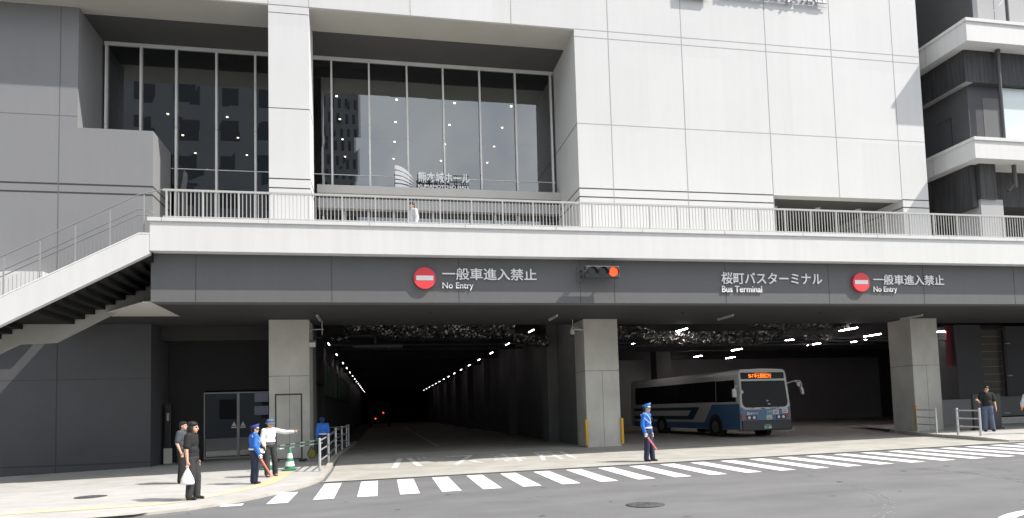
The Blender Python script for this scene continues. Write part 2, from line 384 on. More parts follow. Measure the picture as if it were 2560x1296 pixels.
# straight kerb along the road
xs = [-45,-30,-20,-14,-10,-8,-6.5,-5.6]
for x0, x1 in zip(xs, xs[1:]):
    b.quad((x0,-6.9,H(x0,-6.9)+.054), (x0,-7.07,H(x0,-7)+.054), (x1,-7.07,H(x1,-7)+.054), (x1,-6.9,H(x1,-6.9)+.054), 'kerb')
    b.quad((x0,-7.07,H(x0,-7)-.1), (x1,-7.07,H(x1,-7)-.1), (x1,-7.07,H(x1,-7)+.054), (x0,-7.07,H(x0,-7)+.054), 'kerb')
b.add([(-5.6,-7.07,H(-5.6,-7)+.054), (-4.9,-6.98,H(-4.9,-7)+.054), (-4.7,-6.8,H(-4.7,-6.8)+.054), (-5.77,-6.9,H(-5.7,-6.9)+.054)], [(0,1,2,3)], 'kerb')
kind(b.build('kerb'), 'structure')
# faded tactile strip following the kerb
b = MB(); off = 1.15
pts = []
for i, (y, x) in enumerate(KC[1:18]):
    y0, x0 = KC[max(1, i)]; y1, x1 = KC[min(17, i+2)]
    d = Vector((x1-x0, y1-y0)).normalized(); nrm = Vector((-d.y, d.x))
    pts.append((Vector((x, y))+nrm*off, nrm))
pts = [(Vector((-40,-6.9+off)), Vector((0,1))), (Vector((-20,-6.9+off)), Vector((0,1))), (Vector((-9,-6.9+off)), Vector((0,1)))]+pts[1:]
for (a, n0), (c, n1) in zip(pts, pts[1:]):
    q = [a, c, c+n1*.42, a+n0*.42]
    b.add([(p.x, p.y, H(p.x,p.y)+.056) for p in q], [(0,1,2,3)], 'tactile')
kind(b.build('tactile_paving'), 'structure')
# concrete apron + terminal floor
ys = [y for y in YS if -2.2 <= y <= 140]; xs2 = [-1.55]+[x for x in XS if -1.5 < x <= 45]
b = MB(); nx = len(xs2); vs = []; fs = []
for y in ys:
    for x in xs2:
        xx = max(x, min(kerbx(y)-.02, -1.2)) if x < -1.2 else x
        vs.append((xx, y, H(xx, y)+.008))
for j in range(len(ys)-1):
    for i in range(nx-1): fs.append((j*nx+i, j*nx+i+1, (j+1)*nx+i+1, (j+1)*nx+i))
b.add(vs, fs, 'apron'); kind(b.build('driveway_apron'), 'structure')
b = MB()   # slot drain along the edge of the apron
xs3 = [-1.66]+[x*.5 for x in range(-3, 90)]
for x0, x1 in zip(xs3, xs3[1:]):
    for y0, y1, k, o in ((-2.34,-2.2,'kerb',.010), (-2.52,-2.345,'cast',.010)):
        b.quad((x0,y0,H(x0,y0)+o), (x1,y0,H(x1,y0)+o), (x1,y1,H(x1,y1)+o), (x0,y1,H(x0,y1)+o), k)
kind(b.build('drain_channel'), 'structure')
b = MB()   # expansion joints in the apron
for x in (1.2, 5.6, 10.6, 15.4, 19.6):
    for y0, y1 in zip(ys, ys[1:]):
        if y1 > 12: break
        b.quad((x,y0,H(x,y0)+.0095), (x+.02,y0,H(x,y0)+.0095), (x+.02,y1,H(x,y1)+.0095), (x,y1,H(x,y1)+.0095), 'jointgrey')
for x0, x1 in zip(xs2[1:], xs2[2:]):
    b.quad((x0,3.2,H(x0,3.2)+.0097), (x1,3.2,H(x1,3.2)+.0097), (x1,3.225,H(x1,3.22)+.0097), (x0,3.225,H(x0,3.22)+.0097), 'jointgrey')
kind(b.build('apron_joints'), 'structure')
# zebra crossing
b = MB()
for k in range(-3, 30):
    xc = -.33+.962*k; x0, x1 = xc-.225, xc+.225; yt = -2.82; yb = -6.02-(.03*max(0, 4-abs(k))/4 if k > -2 else .24)
    if k <= -1:
        yk = [y/100 for y in range(-690, -200, 4) if kerbx(y/100) > x0+.12]
        yt = min(yt, (min(yk) if yk else 0)-.12)
    if yt-yb < .2: continue
    n = 6
    for i in range(n):
        ya = yb+(yt-yb)*i/n; yc = yb+(yt-yb)*(i+1)/n
        b.quad((x0,ya,H(x0,ya)+.007), (x1,ya,H(x1,ya)+.007), (x1,yc,H(x1,yc)+.007), (x0,yc,H(x0,yc)+.007), 'paint')
kind(b.build('zebra_crossing'), 'structure')
b = MB()   # white edge line of the road along the left kerb, and the curved line at the lower right
for x0, x1 in zip([-40,-20,-12,-9,-7], [-20,-12,-9,-7,-5.0]):
    b.quad((x0,-7.5,H(x0,-7.5)+.007), (x1,-7.5,H(x1,-7.5)+.007), (x1,-7.35,H(x1,-7.4)+.007), (x0,-7.35,H(x0,-7.4)+.007), 'paint')
arc = []
for i in range(25):
    t = R(150-i*7); arc.append((10.6+2.05*math.cos(t)*1.0, -14.1+1.35*math.sin(t), 10.6+1.85*math.cos(t), -14.1+1.15*math.sin(t)))
for p, q in zip(arc, arc[1:]):
    b.add([(p[0],p[1],H(p[0],p[1])+.007), (q[0],q[1],H(q[0],q[1])+.007), (q[2],q[3],H(q[2],q[3])+.007), (p[2],p[3],H(p[2],p[3])+.007)], [(0,3,2,1)], 'paint')
kind(b.build('road_line'), 'structure')
# painted lane lettering
g = lambda x, y: H(x, y)+.0125
def seg(b, p, q, w, k='oldpaint'):
    p = Vector(p); q = Vector(q); n = max(1, int((q-p).length/.3)); d = (q-p).normalized(); s = Vector((-d.y, d.x))*w/2
    for i in range(n):
        a = p+(q-p)*i/n; c = p+(q-p)*(i+1)/n
        b.add([(v.x, v.y, g(v.x, v.y)) for v in (a-s, c-s, c+s, a+s)], [(0,1,2,3)], k)
b = MB()
def glyph(x, y0, w, h, strokes, t=.15):
    for s in strokes:
        (ax, ay), (bx, by) = s[:2]; tt = s[2] if len(s) > 2 else t
        seg(b, (x+ax*w, y0+ay*h), (x+bx*w, y0+by*h), tt)
Y0, HH = .75, 2.3
glyph(.33, Y0, 1.25, HH, [((.05,0),(.27,1.0)), ((.50,1.0),(.74,.08)), ((.76,.93),(.83,.80),.1), ((.92,.99),(.99,.86),.1)], .19)
glyph(2.2, Y0+.05, 1.25, HH, [((.10,.93),(.84,.93),.24), ((.82,.97),(.18,.0),.17), ((.55,.45),(.96,.06),.17)], .17)
glyph(3.75, Y0+.0, 1.3, HH, [((.1,.92),(.9,.92),.15), ((.5,1),(.5,.5),.12), ((.2,.80),(.8,.80),.12), ((.2,.68),(.8,.68),.12), ((.2,.56),(.8,.56),.12), ((.21,.82),(.21,.54),.12), ((.79,.82),(.79,.54),.12), ((.1,.42),(.95,.42),.15), ((.05,.3),(.95,.3),.15), ((.70,.42),(.70,.02),.15), ((.56,.03),(.70,.03),.14), ((.3,.2),(.42,.1),.14)])
glyph(5.35, Y0-.1, 1.3, HH*1.03, [((.2,.95),(.95,.95),.18), ((.2,.95),(.2,.5),.16), ((.2,.5),(.05,.0),.16), ((.93,.97),(.93,.0),.16), ((.57,.95),(.57,.0),.16), ((.2,.68),(.93,.68),.16), ((.2,.42),(.93,.42),.16)])
kind(b.build('road_lettering'), 'structure')
b = MB()   # faint lane line inside the terminal
for y0 in range(9, 60, 3): seg(b, (2.5, y0), (2.5, y0+3), .15)
kind(b.build('lane_line'), 'structure')
b = MB()   # pale tyre scuffs on the asphalt
def scuff(cx, cy, r, a0, a1, w, n=40):
    for i in range(n):
        if random.random() < .35: continue
        t0 = R(a0+(a1-a0)*i/n); t1 = R(a0+(a1-a0)*(i+.8)/n); j = random.uniform(-.02, .02); ww = w*random.uniform(.4, 1)
        q = [(cx+(r+j)*math.cos(t0), cy+(r+j)*math.sin(t0)), (cx+(r+j)*math.cos(t1), cy+(r+j)*math.sin(t1)), (cx+(r+j+ww)*math.cos(t1), cy+(r+j+ww)*math.sin(t1)), (cx+(r+j+ww)*math.cos(t0), cy+(r+j+ww)*math.sin(t0))]
        b.add([(x, y, H(x, y)+.0045) for x, y in q], [(0,1,2,3)], 'scuff')
M['scuff'] = two_tone('tyre_scuff', (.18, .18, .18), (.25, .25, .25), 6, .35, .65, .9)
for dr in (0, .1, .19, .3): scuff(9.2, -8.6, 3.9+dr, -75, 20, .05)
for dr in (0, .13): scuff(8.6, -8.9, 5.6+dr, -70, 12, .05)
for dr in (0, .12): scuff(4.5, -8.2, 5.2+dr, -60, -5, .05)
kind(b.build('tyre_marks'), 'structure')
b = MB()   # small dark stains and tar spots on the road
for i in range(46):
    x, y = random.uniform(-4, 16), random.uniform(-13, -6.3); r_ = random.uniform(.02, .09); a0 = random.uniform(0, 3); e = random.uniform(.25, .8)
    pts = [(x+math.cos(a0)*math.cos(t)*r_-math.sin(a0)*math.sin(t)*r_*e, y+math.sin(a0)*math.cos(t)*r_+math.cos(a0)*math.sin(t)*r_*e) for t in [k*math.pi/5+random.uniform(-.2,.2) for k in range(10)]]
    b.add([(px_, py_, H(px_, py_)+.0042) for px_, py_ in pts], [tuple(range(10))], 'stain')
M['stain'] = mat('tar_stain', (.065, .065, .066), .8, .1, 5)
kind(b.build('road_stains'), 'structure')
for lx, ly, lab in ((-7.15,-3.1,'round iron cover set in the pale pavement on the left'), (4.85,-9.77,'round patterned iron cover in the grey road')):
    b = MB(); z = H(lx, ly)+(.054 if lx < 0 else .004)
    b.lathe((lx,ly,z), [(.36,0),(.36,.004),(.345,.006),(.33,.002),(.31,.006),(.0,.006)], 'cast', 36)
    for r in (.08,.16,.24): b.lathe((lx,ly,z+.006), [(r,0),(r+.01,.005),(r+.03,.005),(r+.04,0)], 'cast', 30)
    tag(b.build('manhole_cover'), lab, 'manhole cover')

# ------------------------------------------------------------------ main building
bl = thing('terminal_building', 'pale concrete hall building with dark bus terminal openings at street level', 'building', (0,0,0))
JZ = [17.08, 16.76, 13.1, 10.4, 10.05]
JX = [9.49, 12.75, 16.68, 19.87, 23.0]
def strip_x(b, x0, x1, z, y, w, k='joint'): b.box(x0, x1, y-.004, y+.02, z-w/2, z+w/2, k)
def strip_z(b, x, z0, z1, y, w, k='joint'): b.box(x-w/2, x+w/2, y-.0055, y+.02, z0, z1, k)
# right white wall with the recessed opening above the deck
b = MB()
b.box(8.03, 16.67, 4, 7.6, 6.9, 24, 'white')
b.box(16.67, 23.03, 4, 4.5, 10.40, 24, 'white')
b.box(23.03, 24.37, 4, 16, 6.9, 24, 'white')
b.box(16.67, 23.03, 4.5, 16, 10.45, 24, 'white')
for z, w in ((17.08,.028),(16.76,.028),(13.1,.025)): strip_x(b, 8.03, 24.37, z, 4, w, 'jointgrey')
for z, w in ((10.4,.045),(10.05,.045)):
    strip_x(b, 8.03, 16.67, z, 4, w); strip_x(b, 23.03, 24.37, z, 4, w)
for x in JX:
    z0 = 10.40 if x > 16.7 and x < 23.02 else 7.2
    strip_z(b, x, z0, 24, 4, .026, 'jointgrey')
# joints run on round the reveal
for z, w in ((13.1,.03),(10.4,.045),(10.05,.045)): b.box(8.025, 8.05, 4.0, 7.5, z-w/2, z+w/2, 'joint')
for z in (10.05,): b.box(23.026, 23.05, 4.0, 9, z-.022, z+.022, 'joint')
b.build('facade_wall', bl)
# small balcony recess: dark ceiling, back wall, sloping flight seen inside
b = MB()
b.box(16.67, 23.03, 9.5, 9.7, 7.0, 10.45, 'dark'); b.box(16.67, 23.03, 4.5, 9.5, 10.40, 10.448, 'upceil')
b.prism_y([(18.2,7.2),(23.0,7.2),(23.0,9.9),(22.3,9.9)], 8.3, 8.6, 'cladlight')
b.build('recess_lining', bl)
# lintel beam across the top and its pale soffit
b = MB()
b.box(-45, 8.03, 4, 5.6, 17.08, 24, 'white'); b.box(-45, 8.03, 4.02, 5.6, 17.04, 17.08, 'soffit')
for x in (-3.95, -2.47, 1.37, 5.4): strip_z(b, x, 17.08, 24, 4, .022, 'jointgrey')
for x in (-7.3, -11.4): strip_z(b, x, 17.08, 24, 4, .022, 'jointgrey')
b.build('lintel', bl)
MB().box(-12, 8.03, 5.6, 9.2, 17.02, 17.3, 'upceil').build('upper_soffit', bl)
# upper pillar
b = MB(); b.box(-3.95, -2.47, 4, 5.5, 6.9, 17.04, 'white')
for z, w in ((16.76,.025),(13.05,.03),(10.35,.045),(10.0,.045)):
    strip_x(b, -3.95, -2.47, z, 4, w, 'joint'); b.box(-2.475, -2.464, 4, 5.4, z-w/2, z+w/2, 'joint')
b.build('pillar', bl, .015)
# left grey walls, with the stepped block in front of the glazing
b = MB()
b.box(-45, -10.9, 5.2, 9, -.8, 17.04, 'grey')
b.box(-10.9, -8.3, 5.2, 7.45, 6.6, 12.42, 'grey')
for z, w in ((10.27,.06),(9.95,.06)):
    strip_x(b, -45, -8.3, z, 5.2, w); b.box(-8.305, -8.292, 5.2, 7.4, z-w/2, z+w/2, 'joint')
strip_z(b, -11.5, 6.6, 17.04, 5.2, .03, 'jointdim'); strip_x(b, -45, -10.9, 12.85, 5.2, .022, 'jointdim')
b.build('side_wall', bl)
b = MB(); b.box(-45, -8.32, 5.185, 5.199, -.8, 6.55, 'lowgrey'); b.box(-10.9, -8.32, 5.2, 9, -.8, 6.55, 'lowgrey')
strip_x(b, -45, -8.32, 3.05, 5.185, .02); strip_z(b, -11.45, -.8, 6.5, 5.185, .03); strip_x(b, -45, -8.32, -.02, 5.18, .03)
b.build('lower_wall', bl)
b = MB(); b.box(-45, -11.7, 4.6, 5.15, 5.0, 6.88, 'deckwhite'); b.build('ledge', bl)
# deck slab with parapet, dark beam below
b = MB()
b.box(-6.66, 60, -.42, -.05, 6.53, 7.42, 'deckwhite'); b.box(-6.72, 60, -.47, .0, 7.42, 7.53, 'deckwhite')
for i in range(22):
    x = -6.32+3.03*i; b.box(x-.008, x+.008, -.475, -.46, 7.42, 7.53, 'jointgrey')
b.box(-6.66, 60, -.05, 9.5, 6.55, 7.2, 'soffit')
b.box(-7.6, -6.661, 2.4, 5.19, 6.7, 7.2, 'fascia')
b.build('deck', bl)
b = MB(); b.box(-6.75, 60, 0, .5, 5.06, 6.55, 'fascia')
for x in (2.57, -5.48+0, -1.46, 6.7, 7.92, 12.05, 16.14, 20.14, 24.2): strip_z(b, x, 5.06, 6.52, 0, .012)
b.build('beam', bl)
b = MB(); b.box(-6.76, 60, .5, 3.1, 5.06, 5.3, 'ceil'); b.box(-11.1, 60, 3.1, 5.5, 5.06, 5.3, 'ceil'); b.box(-8.3, -3.31, 5.5, 7.6, 5.06, 5.3, 'ceil')  # second slab extended left behind the stair to block sun on the wall
for x in (-2.2, 1.8, 5.2, 11.4, 17.3, 20.5):
    b.tube((x, 2.2, 5.02), (x, 2.2, 5.06), .05, 'blackm')
b.build('front_ceiling', bl)
b = MB(); q_ = [(-6.761,.1),(-6.761,3.099),(-8.9,3.099),(-8.9,2.36),(-7.0,.1)]
b.add([(x, y, 5.06) for x, y in q_]+[(x, y, 5.08) for x, y in q_], [(0,1,2,3,4),(9,8,7,6,5)]+[(i,(i+1)%5,(i+1)%5+5,i+5)[::-1] for i in range(5)], 'soffit')
b.build('pale_ceiling', bl)
# street-level concrete columns
for x0, x1 in ((-3.98,-2.56), (8.0,9.41), (22.98,24.34)):
    b = MB(); b.box(x0, x1, 4, 5.35, -.6, 5.058, 'raw')
    strip_x(b, x0, x1, 2.98, 4, .022, 'jointdim'); b.box(x0-.004, x0+.01, 4, 5.35, 2.969, 2.991, 'jointdim')
    strip_z(b, (x0+x1)/2, -.5, 2.98, 4, .014, 'jointdim')
    b.build('column', bl, .02)
# curtain wall
gy = 7.5
gz = MB(); MX = [-10.75, -9.45, -8.1, -6.54, -5.0, -3.4, -1.88, -.29, 1.34, 2.93, 4.57, 6.2, 7.86]
PXS = [-10.86]+MX[1:-1]+[8.02]
for xa, xb in zip(PXS, PXS[1:]):
    for za, zb in ((11.1,11.8),(11.8,13.48),(13.48,17.0))+(((7.2,11.1),) if xa > -8.2 and xb < -2.6 or xb == -1.88 else ()):
        j_ = lambda: gy+random.uniform(-.005, .005)
        gz.quad((xa,j_(),za), (xb,j_(),za), (xb,j_(),zb), (xa,j_(),zb), 'glass')
gz = gz.build('glazing', bl)
MX = [-10.75, -9.45, -8.1, -6.54, -5.0, -3.4, -1.88, -.29, 1.34, 2.93, 4.57, 6.2, 7.86]
for x in MX:
    b = MB(); z0 = 7.2 if x < -2 and x > -8.3 else 11.15
    b.box(x-.036, x+.036, gy-.14, gy+.05, z0, 13.47, 'alum'); b.box(x-.036, x+.036, gy-.14, gy+.05, 13.49, 16.85, 'alum')
    b.build('mullion', gz)
b = MB(); b.box(-10.86, 8.0, gy-.05, gy+.05, 16.85, 17.0, 'alum'); b.box(-10.86, 8.0, gy-.02, gy+.04, 11.79, 11.815, 'alum'); b.build('transom', gz)
# canopy ledge under the centre glazing and glazed doors behind it
b = MB(); b.box(-2.46, 8.02, 6.8, 7.48, 10.78, 11.12, 'ledge'); b.box(-2.46, 8.02, 7.0, 7.48, 10.60, 10.78, 'dark'); b.box(-2.46, 8.02, 6.95, 7.48, 10.18, 10.60, 'cladlight')
b.build('canopy', bl)
b = MB(); b.box(-2.46, 8.0, 7.4, 7.43, 7.2, 10.0, 'glass'); dg_ = b.build('entrance_glazing', bl)
b = MB(); b.box(-2.46, 8.0, 7.3, 7.48, 9.98, 10.17, 'blackm')
b.build('header', dg_)
for x in (-1.42,-.38,.68,2.36,4.04,5.1,6.16): MB().box(x-.055, x+.055, 7.22, 7.4, 7.2, 10.15, 'rail').build('door_post', dg_)
# the dark lobby behind the glass
b = MB()
b.box(-11, 8.0, 24, 24.2, 7, 17.3, 'room'); b.box(-11, 8.0, 7.6, 24, 16.6, 16.8, 'room'); b.box(-11, 8.0, 7.6, 24, 7.0, 7.2, 'room')
b.box(-11.2, -11, 7.6, 24, 7, 17.3, 'room'); b.box(8.0, 8.03, 7.6, 24, 7, 17.3, 'room')
b.build('lobby', bl)
# terminal interior shell
b = MB()
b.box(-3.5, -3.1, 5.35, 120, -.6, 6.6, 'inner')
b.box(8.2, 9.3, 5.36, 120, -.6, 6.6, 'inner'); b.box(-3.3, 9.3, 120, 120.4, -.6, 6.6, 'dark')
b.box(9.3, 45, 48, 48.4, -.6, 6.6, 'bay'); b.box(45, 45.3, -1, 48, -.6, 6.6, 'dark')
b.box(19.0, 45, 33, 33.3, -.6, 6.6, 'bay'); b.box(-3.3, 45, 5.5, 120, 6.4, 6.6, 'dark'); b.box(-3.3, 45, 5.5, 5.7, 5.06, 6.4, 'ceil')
for y in range(12, 118, 7):
    b.box(-3.1, 8.2, y, y+.5, 5.3, 6.4, 'dark')
for y in range(14, 48, 8): b.box(9.3, 45, y, y+.5, 5.3, 6.4, 'dark')
for y in range(9, 100, 10): b.box(7.7, 8.2, y, y+1.2, -.1, 6.4, 'inner')
b.box(19.5, 20.6, 24, 25.1, -.1, 6.4, 'inner'); b.box(13.4, 14.4, 30, 31.1, -.1, 6.4, 'inner')
b.build('terminal_interior', bl)
for i in range(9):
    y = 9+i*4.2; MB().box(-2.9, -2.86, y, y+3.6, 2.6, 4.3, 'green').build('green_panel', bl)
# pipes and cable trays below the ceiling
b = MB()
for y, z, r in ((9.2,5.05,.05),(10.4,5.15,.09),(13.0,5.0,.04),(16.5,5.1,.06)): b.tube((-2.5,y,z), (8.1,y,z), r, 'blackm')
for y, z, r in ((8.6,4.55,.04),(11.5,5.0,.06),(15,5.0,.07)): b.tube((9.5,y,z), (30,y,z), r, 'blackm')
b.tube((-1.2,9,4.55), (1.0,9,4.55), .12, 'blackm'); b.tube((-.2,9,4.4), (-.2,9,5.3), .05, 'blackm'); b.tube((.4,9.3,4.4), (.4,9.3,5.3), .04, 'blackm')
b.build('pipework', bl)
# foil-wrapped ducts
def foil(segs, y, dep, label):
    b = MB(); n = 0
    for x0, x1, lo0, lo1, hi0, hi1 in segs:
        nx = max(6, int((x1-x0)/.06)); nz_ = 9
        for side in (0, 1):
            vs = []; fs = []
            for i in range(nx+1):
                t = i/nx; st = t*t*(3-2*t); lo = lo0+(lo1-lo0)*st; hi = hi0+(hi1-hi0)*st; x = x0+(x1-x0)*t
                for j in range(nz_+1):
                    s = j/nz_
                    if side == 0: p = Vector((x, y, lo+(hi-lo)*s))
                    else: p = Vector((x, y+dep*s, lo))
                    q = Vector((p.x*4.2, p.y*5, p.z*6.5+p.x*1.6))
                    d = abs(mnoise.noise(q))*.30-abs(mnoise.noise(q*1.8+Vector((5,3,1))))*.17+mnoise.noise(p*1.6)*.10
                    p = p+(Vector((0, d, 0)) if side == 0 else Vector((0, 0, d*.5)))
                    vs.append(p)
            for i in range(nx):
                for j in range(nz_): a = i*(nz_+1)+j; fs.append((a, a+nz_+1, a+nz_+2, a+1) if side == 0 else (a, a+1, a+nz_+2, a+nz_+1))
            b.add(vs, fs, 'foil')
    o = b.build('insulated_duct'); tag(o, label, 'duct', 'foil-wrapped ducts in the terminal'); return o
foil([(-1.5,-.4,5.05,5.05,5.5,5.5), (-.4,.65,5.05,4.74,5.5,5.5), (.65,5.9,4.74,4.72,5.5,5.5)], 7.5, 1.1, 'long crinkled silver duct across the dark lane between the first two columns')
foil([(-2.05,-1.3,4.56,4.66,4.85,4.95)], 7.9, .8, 'short low piece of silver duct beside the left column')
foil([(5.95,7.6,4.62,4.40,5.0,4.9)], 8.2, .8, 'dull short silver duct left of the middle column')
foil([(9.45,11.8,4.66,4.66,5.2,5.2), (11.8,12.5,4.66,4.38,5.2,5.0), (12.5,18.2,4.38,4.38,4.95,4.95), (18.2,19.2,4.38,4.85,4.95,5.1)], 7.5, 1.1, 'long wavy silver duct above the bus')
foil([(17.3,22.3,5.08,5.02,5.5,5.5)], 7.0, 1.0, 'thin silver duct high above the right of the bus')
foil([(20.8,22.4,4.55,4.5,4.85,4.85)], 8.4, .7, 'small patchy silver duct left of the right column')

# ------------------------------------------------------------------ deck railing
rl = thing('deck_railing', 'long pale metal railing along the edge of the white deck', 'railing', (0,-.25,7.53))
b = MB(); b.box(-6.35, 58, -.03, .03, .87, .93, 'rail'); b.box(-6.35, 58, -.015, .015, .07, .10, 'rail'); b.build('top_rail', rl)
PX = [-6.25+1.03*i for i in range(62)]
for x in PX:
    if x > 32: break
    MB().box(x-.022, x+.022, -.03, .03, 0, .87, 'rail').build('post', rl)
b = MB(); x = PX[0]
for i in range(int(64/.1144)):
    xx = x+.1144*i
    if xx > 34: break
    if i % 9: b.box(xx-.010, xx+.010, -.010, .010, .1, .87, 'rail')
b.build('bars', rl)

# ------------------------------------------------------------------ staircase on the left
st = thing('staircase', 'white outdoor staircase with thin metal railings climbing to the deck', 'staircase', (-6.7,0,0))
SL = (6.97-5.08)/(10.54-6.95)          # slope of the flight
def zt(x): return 7.02+SL*(x+6.9)      # top of the outer stringer
XB = -18.5
L = Matrix.Translation((6.7,0,0))
def sbuild(b, name, parent, **kw):
    b.v = [(v[0]+6.7, v[1], v[2]) for v in b.v]; return b.build(name, parent, **kw)
b = MB(); b.prism_y([(-6.67,6.42),(-6.67,7.03),(-6.95,7.03),(XB,zt(XB)),(XB,zt(XB)-.93),(-6.67,zt(-6.67)-.93+.22)], -.42, -.22, 'deckwhite')
b.prism_y([(-6.67,7.031),(-6.95,7.031),(XB,zt(XB)+.001),(XB,zt(XB)+.03),(-6.95,7.06),(-6.67,7.06)], -.43, -.21, 'alum')
sbuild(b, 'outer_stringer', st)
def zi(x): return 5.46+SL*(x+7.6)
b = MB()
b.prism_y([(-7.0,6.55),(-7.0,5.76),(-8.6,5.0),(-10.25,4.08),(-11.3,4.04),(-18.5,.35),(-18.5,1.0),(-11.3,4.7),(-10.2,4.8),(-8.4,5.6),(-7.6,6.1)], 2.15, 2.33, 'stairshade')
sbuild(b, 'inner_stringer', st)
b = MB()   # steps: treads and risers between the stringers, a landing half way
x, z = -6.67, 6.85; step = .30; rise = step*SL; k = 0
while x > -18.4:
    if not 11 <= k < 15: z -= rise
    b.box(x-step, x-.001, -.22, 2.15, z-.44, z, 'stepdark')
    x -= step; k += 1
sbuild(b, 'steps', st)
hr = MB()
def zr(x): return zt(x)+1.19
hr.path([(-6.35,-.3,8.42),(-7.0,-.3,8.25+.0),(XB,-.3,zr(XB))], .017, 'handrail'); sbuild(hr, 'top_rail', st)
for i in range(13):
    x = -6.86-.925*i
    if x < XB: break
    b = MB(); b.box(x-.014, x+.014, -.32, -.28, (zt(x) if x < -6.95 else 7.03), zr(x) if x < -7.0 else 8.25, 'handrail'); sbuild(b, 'post', st)
for dz in (0, -.19):
    b = MB(); b.path([(-7.25,2.0,8.30+dz),(-7.45,2.0,8.47+dz),(-7.75,2.0,8.47+dz),(XB,2.0,8.47+dz+SL*(XB+7.75))], .015, 'handrail'); sbuild(b, 'handrail', st)
b = MB()
for i in range(48):
    x = -7.9-.118*i; zb = zi(x)+1.25; b.box(x-.005, x+.005, 2.04, 2.05, zb, 8.4+SL*(x+7.75)-.25, 'handrail')
sbuild(b, 'bars', st)

# ------------------------------------------------------------------ signs and lettering on the building
def noentry(xc, zc, r, label):
    t = thing('no_entry_sign', label, 'sign', (xc,-.02,zc), 0, 'no entry discs on the dark beam')
    MB().disc_y(0, 0, -.10, 0, r, 'signred', 48).build('disc', t); MB().box(-r*.79, r*.79, -.106, -.09, -r*.22, r*.22, 'lettering').build('bar', t)
noentry(1.46, 5.84, .35, 'red no entry disc left of the signal light')
noentry(17.41, 5.84, .345, 'red no entry disc at the right end of the beam')
def letters(label, lines):
    x0 = lines[0][1][0]; z0 = lines[-1][1][2]
    t = thing('wall_lettering', label, 'lettering', (x0,-.02,z0), 0, 'white lettering on the dark beam')
    for nm, rect, s, bo in lines:
        text_obj(nm, s, (rect[0]-x0, rect[1]-x0, rect[2]-z0, rect[3]-z0), -.005, .028, 'lettering', t, bo)
letters('white characters reading no entry right of the left red disc', [('japanese_line', (2.03,5.18,5.80,6.20), '一般車進入禁止', .012), ('english_line', (2.03,3.05,5.46,5.72), 'No Entry', .012)])
letters('white characters naming the bus terminal above the bus', [('japanese_line', (11.88,15.85,5.74,6.17), '桜町バスターミナル', .012), ('english_line', (11.88,13.43,5.45,5.68), 'Bus Terminal', .012)])
letters('white characters reading no entry at the far right of the beam', [('japanese_line', (17.97,21.0,5.76,6.15), '一般車進入禁止', .012), ('english_line', (17.95,18.95,5.44,5.70), 'No Entry', .012)])
t = thing('hall_sign', 'silver hall sign with striped curved emblem standing on the canopy ledge', 'sign', (.75,7.0,11.12))
b = MB()
fan = [(0,.90,.98,.42,.36),(0,.70,.78,.36,.28)]
H0 = [(.985,.885),(.805,.70),(.63,.525),(.47,.385),(.33,.25)] ; 
for i, (za, zb, xe, ze) in enumerate([(1.0,.83,.80,.40),(.76,.60,.78,.30),(.55,.42,.74,.20),(.36,.25,.71,.12),(.18,.0,.68,.0)]):
    top = []; bot = []
    for j in range(13):
        u = j/12; x = xe*u; zt_ = za-(za-ze)*u**2.2; zb_ = zb-(zb-(ze-.0))*u**1.7 if i < 4 else 0.
        if i == 4: zt_ = za-(za-.02)*u**3
        top.append((x, zt_)); bot.append((x, min(zb_, zt_-.01)))
    b.prism_y(bot+top[::-1], -.05, 0, 'silverletter')
b.build('emblem', t)
text_obj('japanese_line', '熊本城ホール', (.98,3.22,.30,.76), 0, .06, 'silverletter', t, .012)
text_obj('english_line', 'KUMAMOTO-JO HALL', (.97,3.21,.0,.20), 0, .06, 'silverletter', t, .02)
b = MB()
for z in (.66,.42,.24,.03): b.box(.95, 3.2, .05, .08, z, z+.025, 'blackm')
for x in (.97,1.5,2.1,2.65,3.15): b.box(x-.015, x+.015, .08, .11, 0, .7, 'blackm')
b.box(.02, .05, .02, .3, 0, .9, 'blackm'); b.build('frame', t)
t = thing('large_wall_lettering', 'large metal letters cut off by the top edge above the white wall', 'lettering', (14.6,3.9,18.98))
text_obj('english_line', 'KUMAMOTO-JO HALL', (.05,5.1,0,.52), 0, .08, 'steelletter', t, .02)
text_obj('japanese_line', '熊本城ホール', (.05,5.1,.8,1.85), 0, .08, 'steelletter', t, .02)
b = MB(); b.box(0, 5.15, .0, .03, -.02, .0, 'steelletter'); b.box(-1.9, -.55, -.08, 0, -.18, 1.9, 'steelletter'); b.build('backing_bar', t)
# hanging signal
t = thing('traffic_signal', 'grey horizontal traffic signal with its red lamp lit on the dark beam', 'traffic signal', (7.34,-.45,6.03))
MB().box(-.60, .60, -.07, .10, -.205, .205, 'blackm').build('housing', t, .03)
MB().box(-.68, -.60, -.03, .04, -.13, .08, 'blackm').build('end_cap', t)
for x, k in ((-.37,'lens'),(0,'lens'),(.37,'sigred')):
    b = MB(); b.disc_y(x, 0, -.085, -.06, .15, k, 28); lp = b.build('lamp', t)
    b = MB()
    n = 18
    for i in range(n):
        a0 = math.pi*(-.08+1.16*i/n); a1 = math.pi*(-.08+1.16*(i+1)/n)
        b.quad((x+.17*math.cos(a0),-.07,.17*math.sin(a0)), (x+.17*math.cos(a1),-.07,.17*math.sin(a1)), (x+.17*math.cos(a1),-.20,.17*math.sin(a1)-.02), (x+.17*math.cos(a0),-.20,.17*math.sin(a0)-.02), 'blackm')
    b.build('visor', lp)
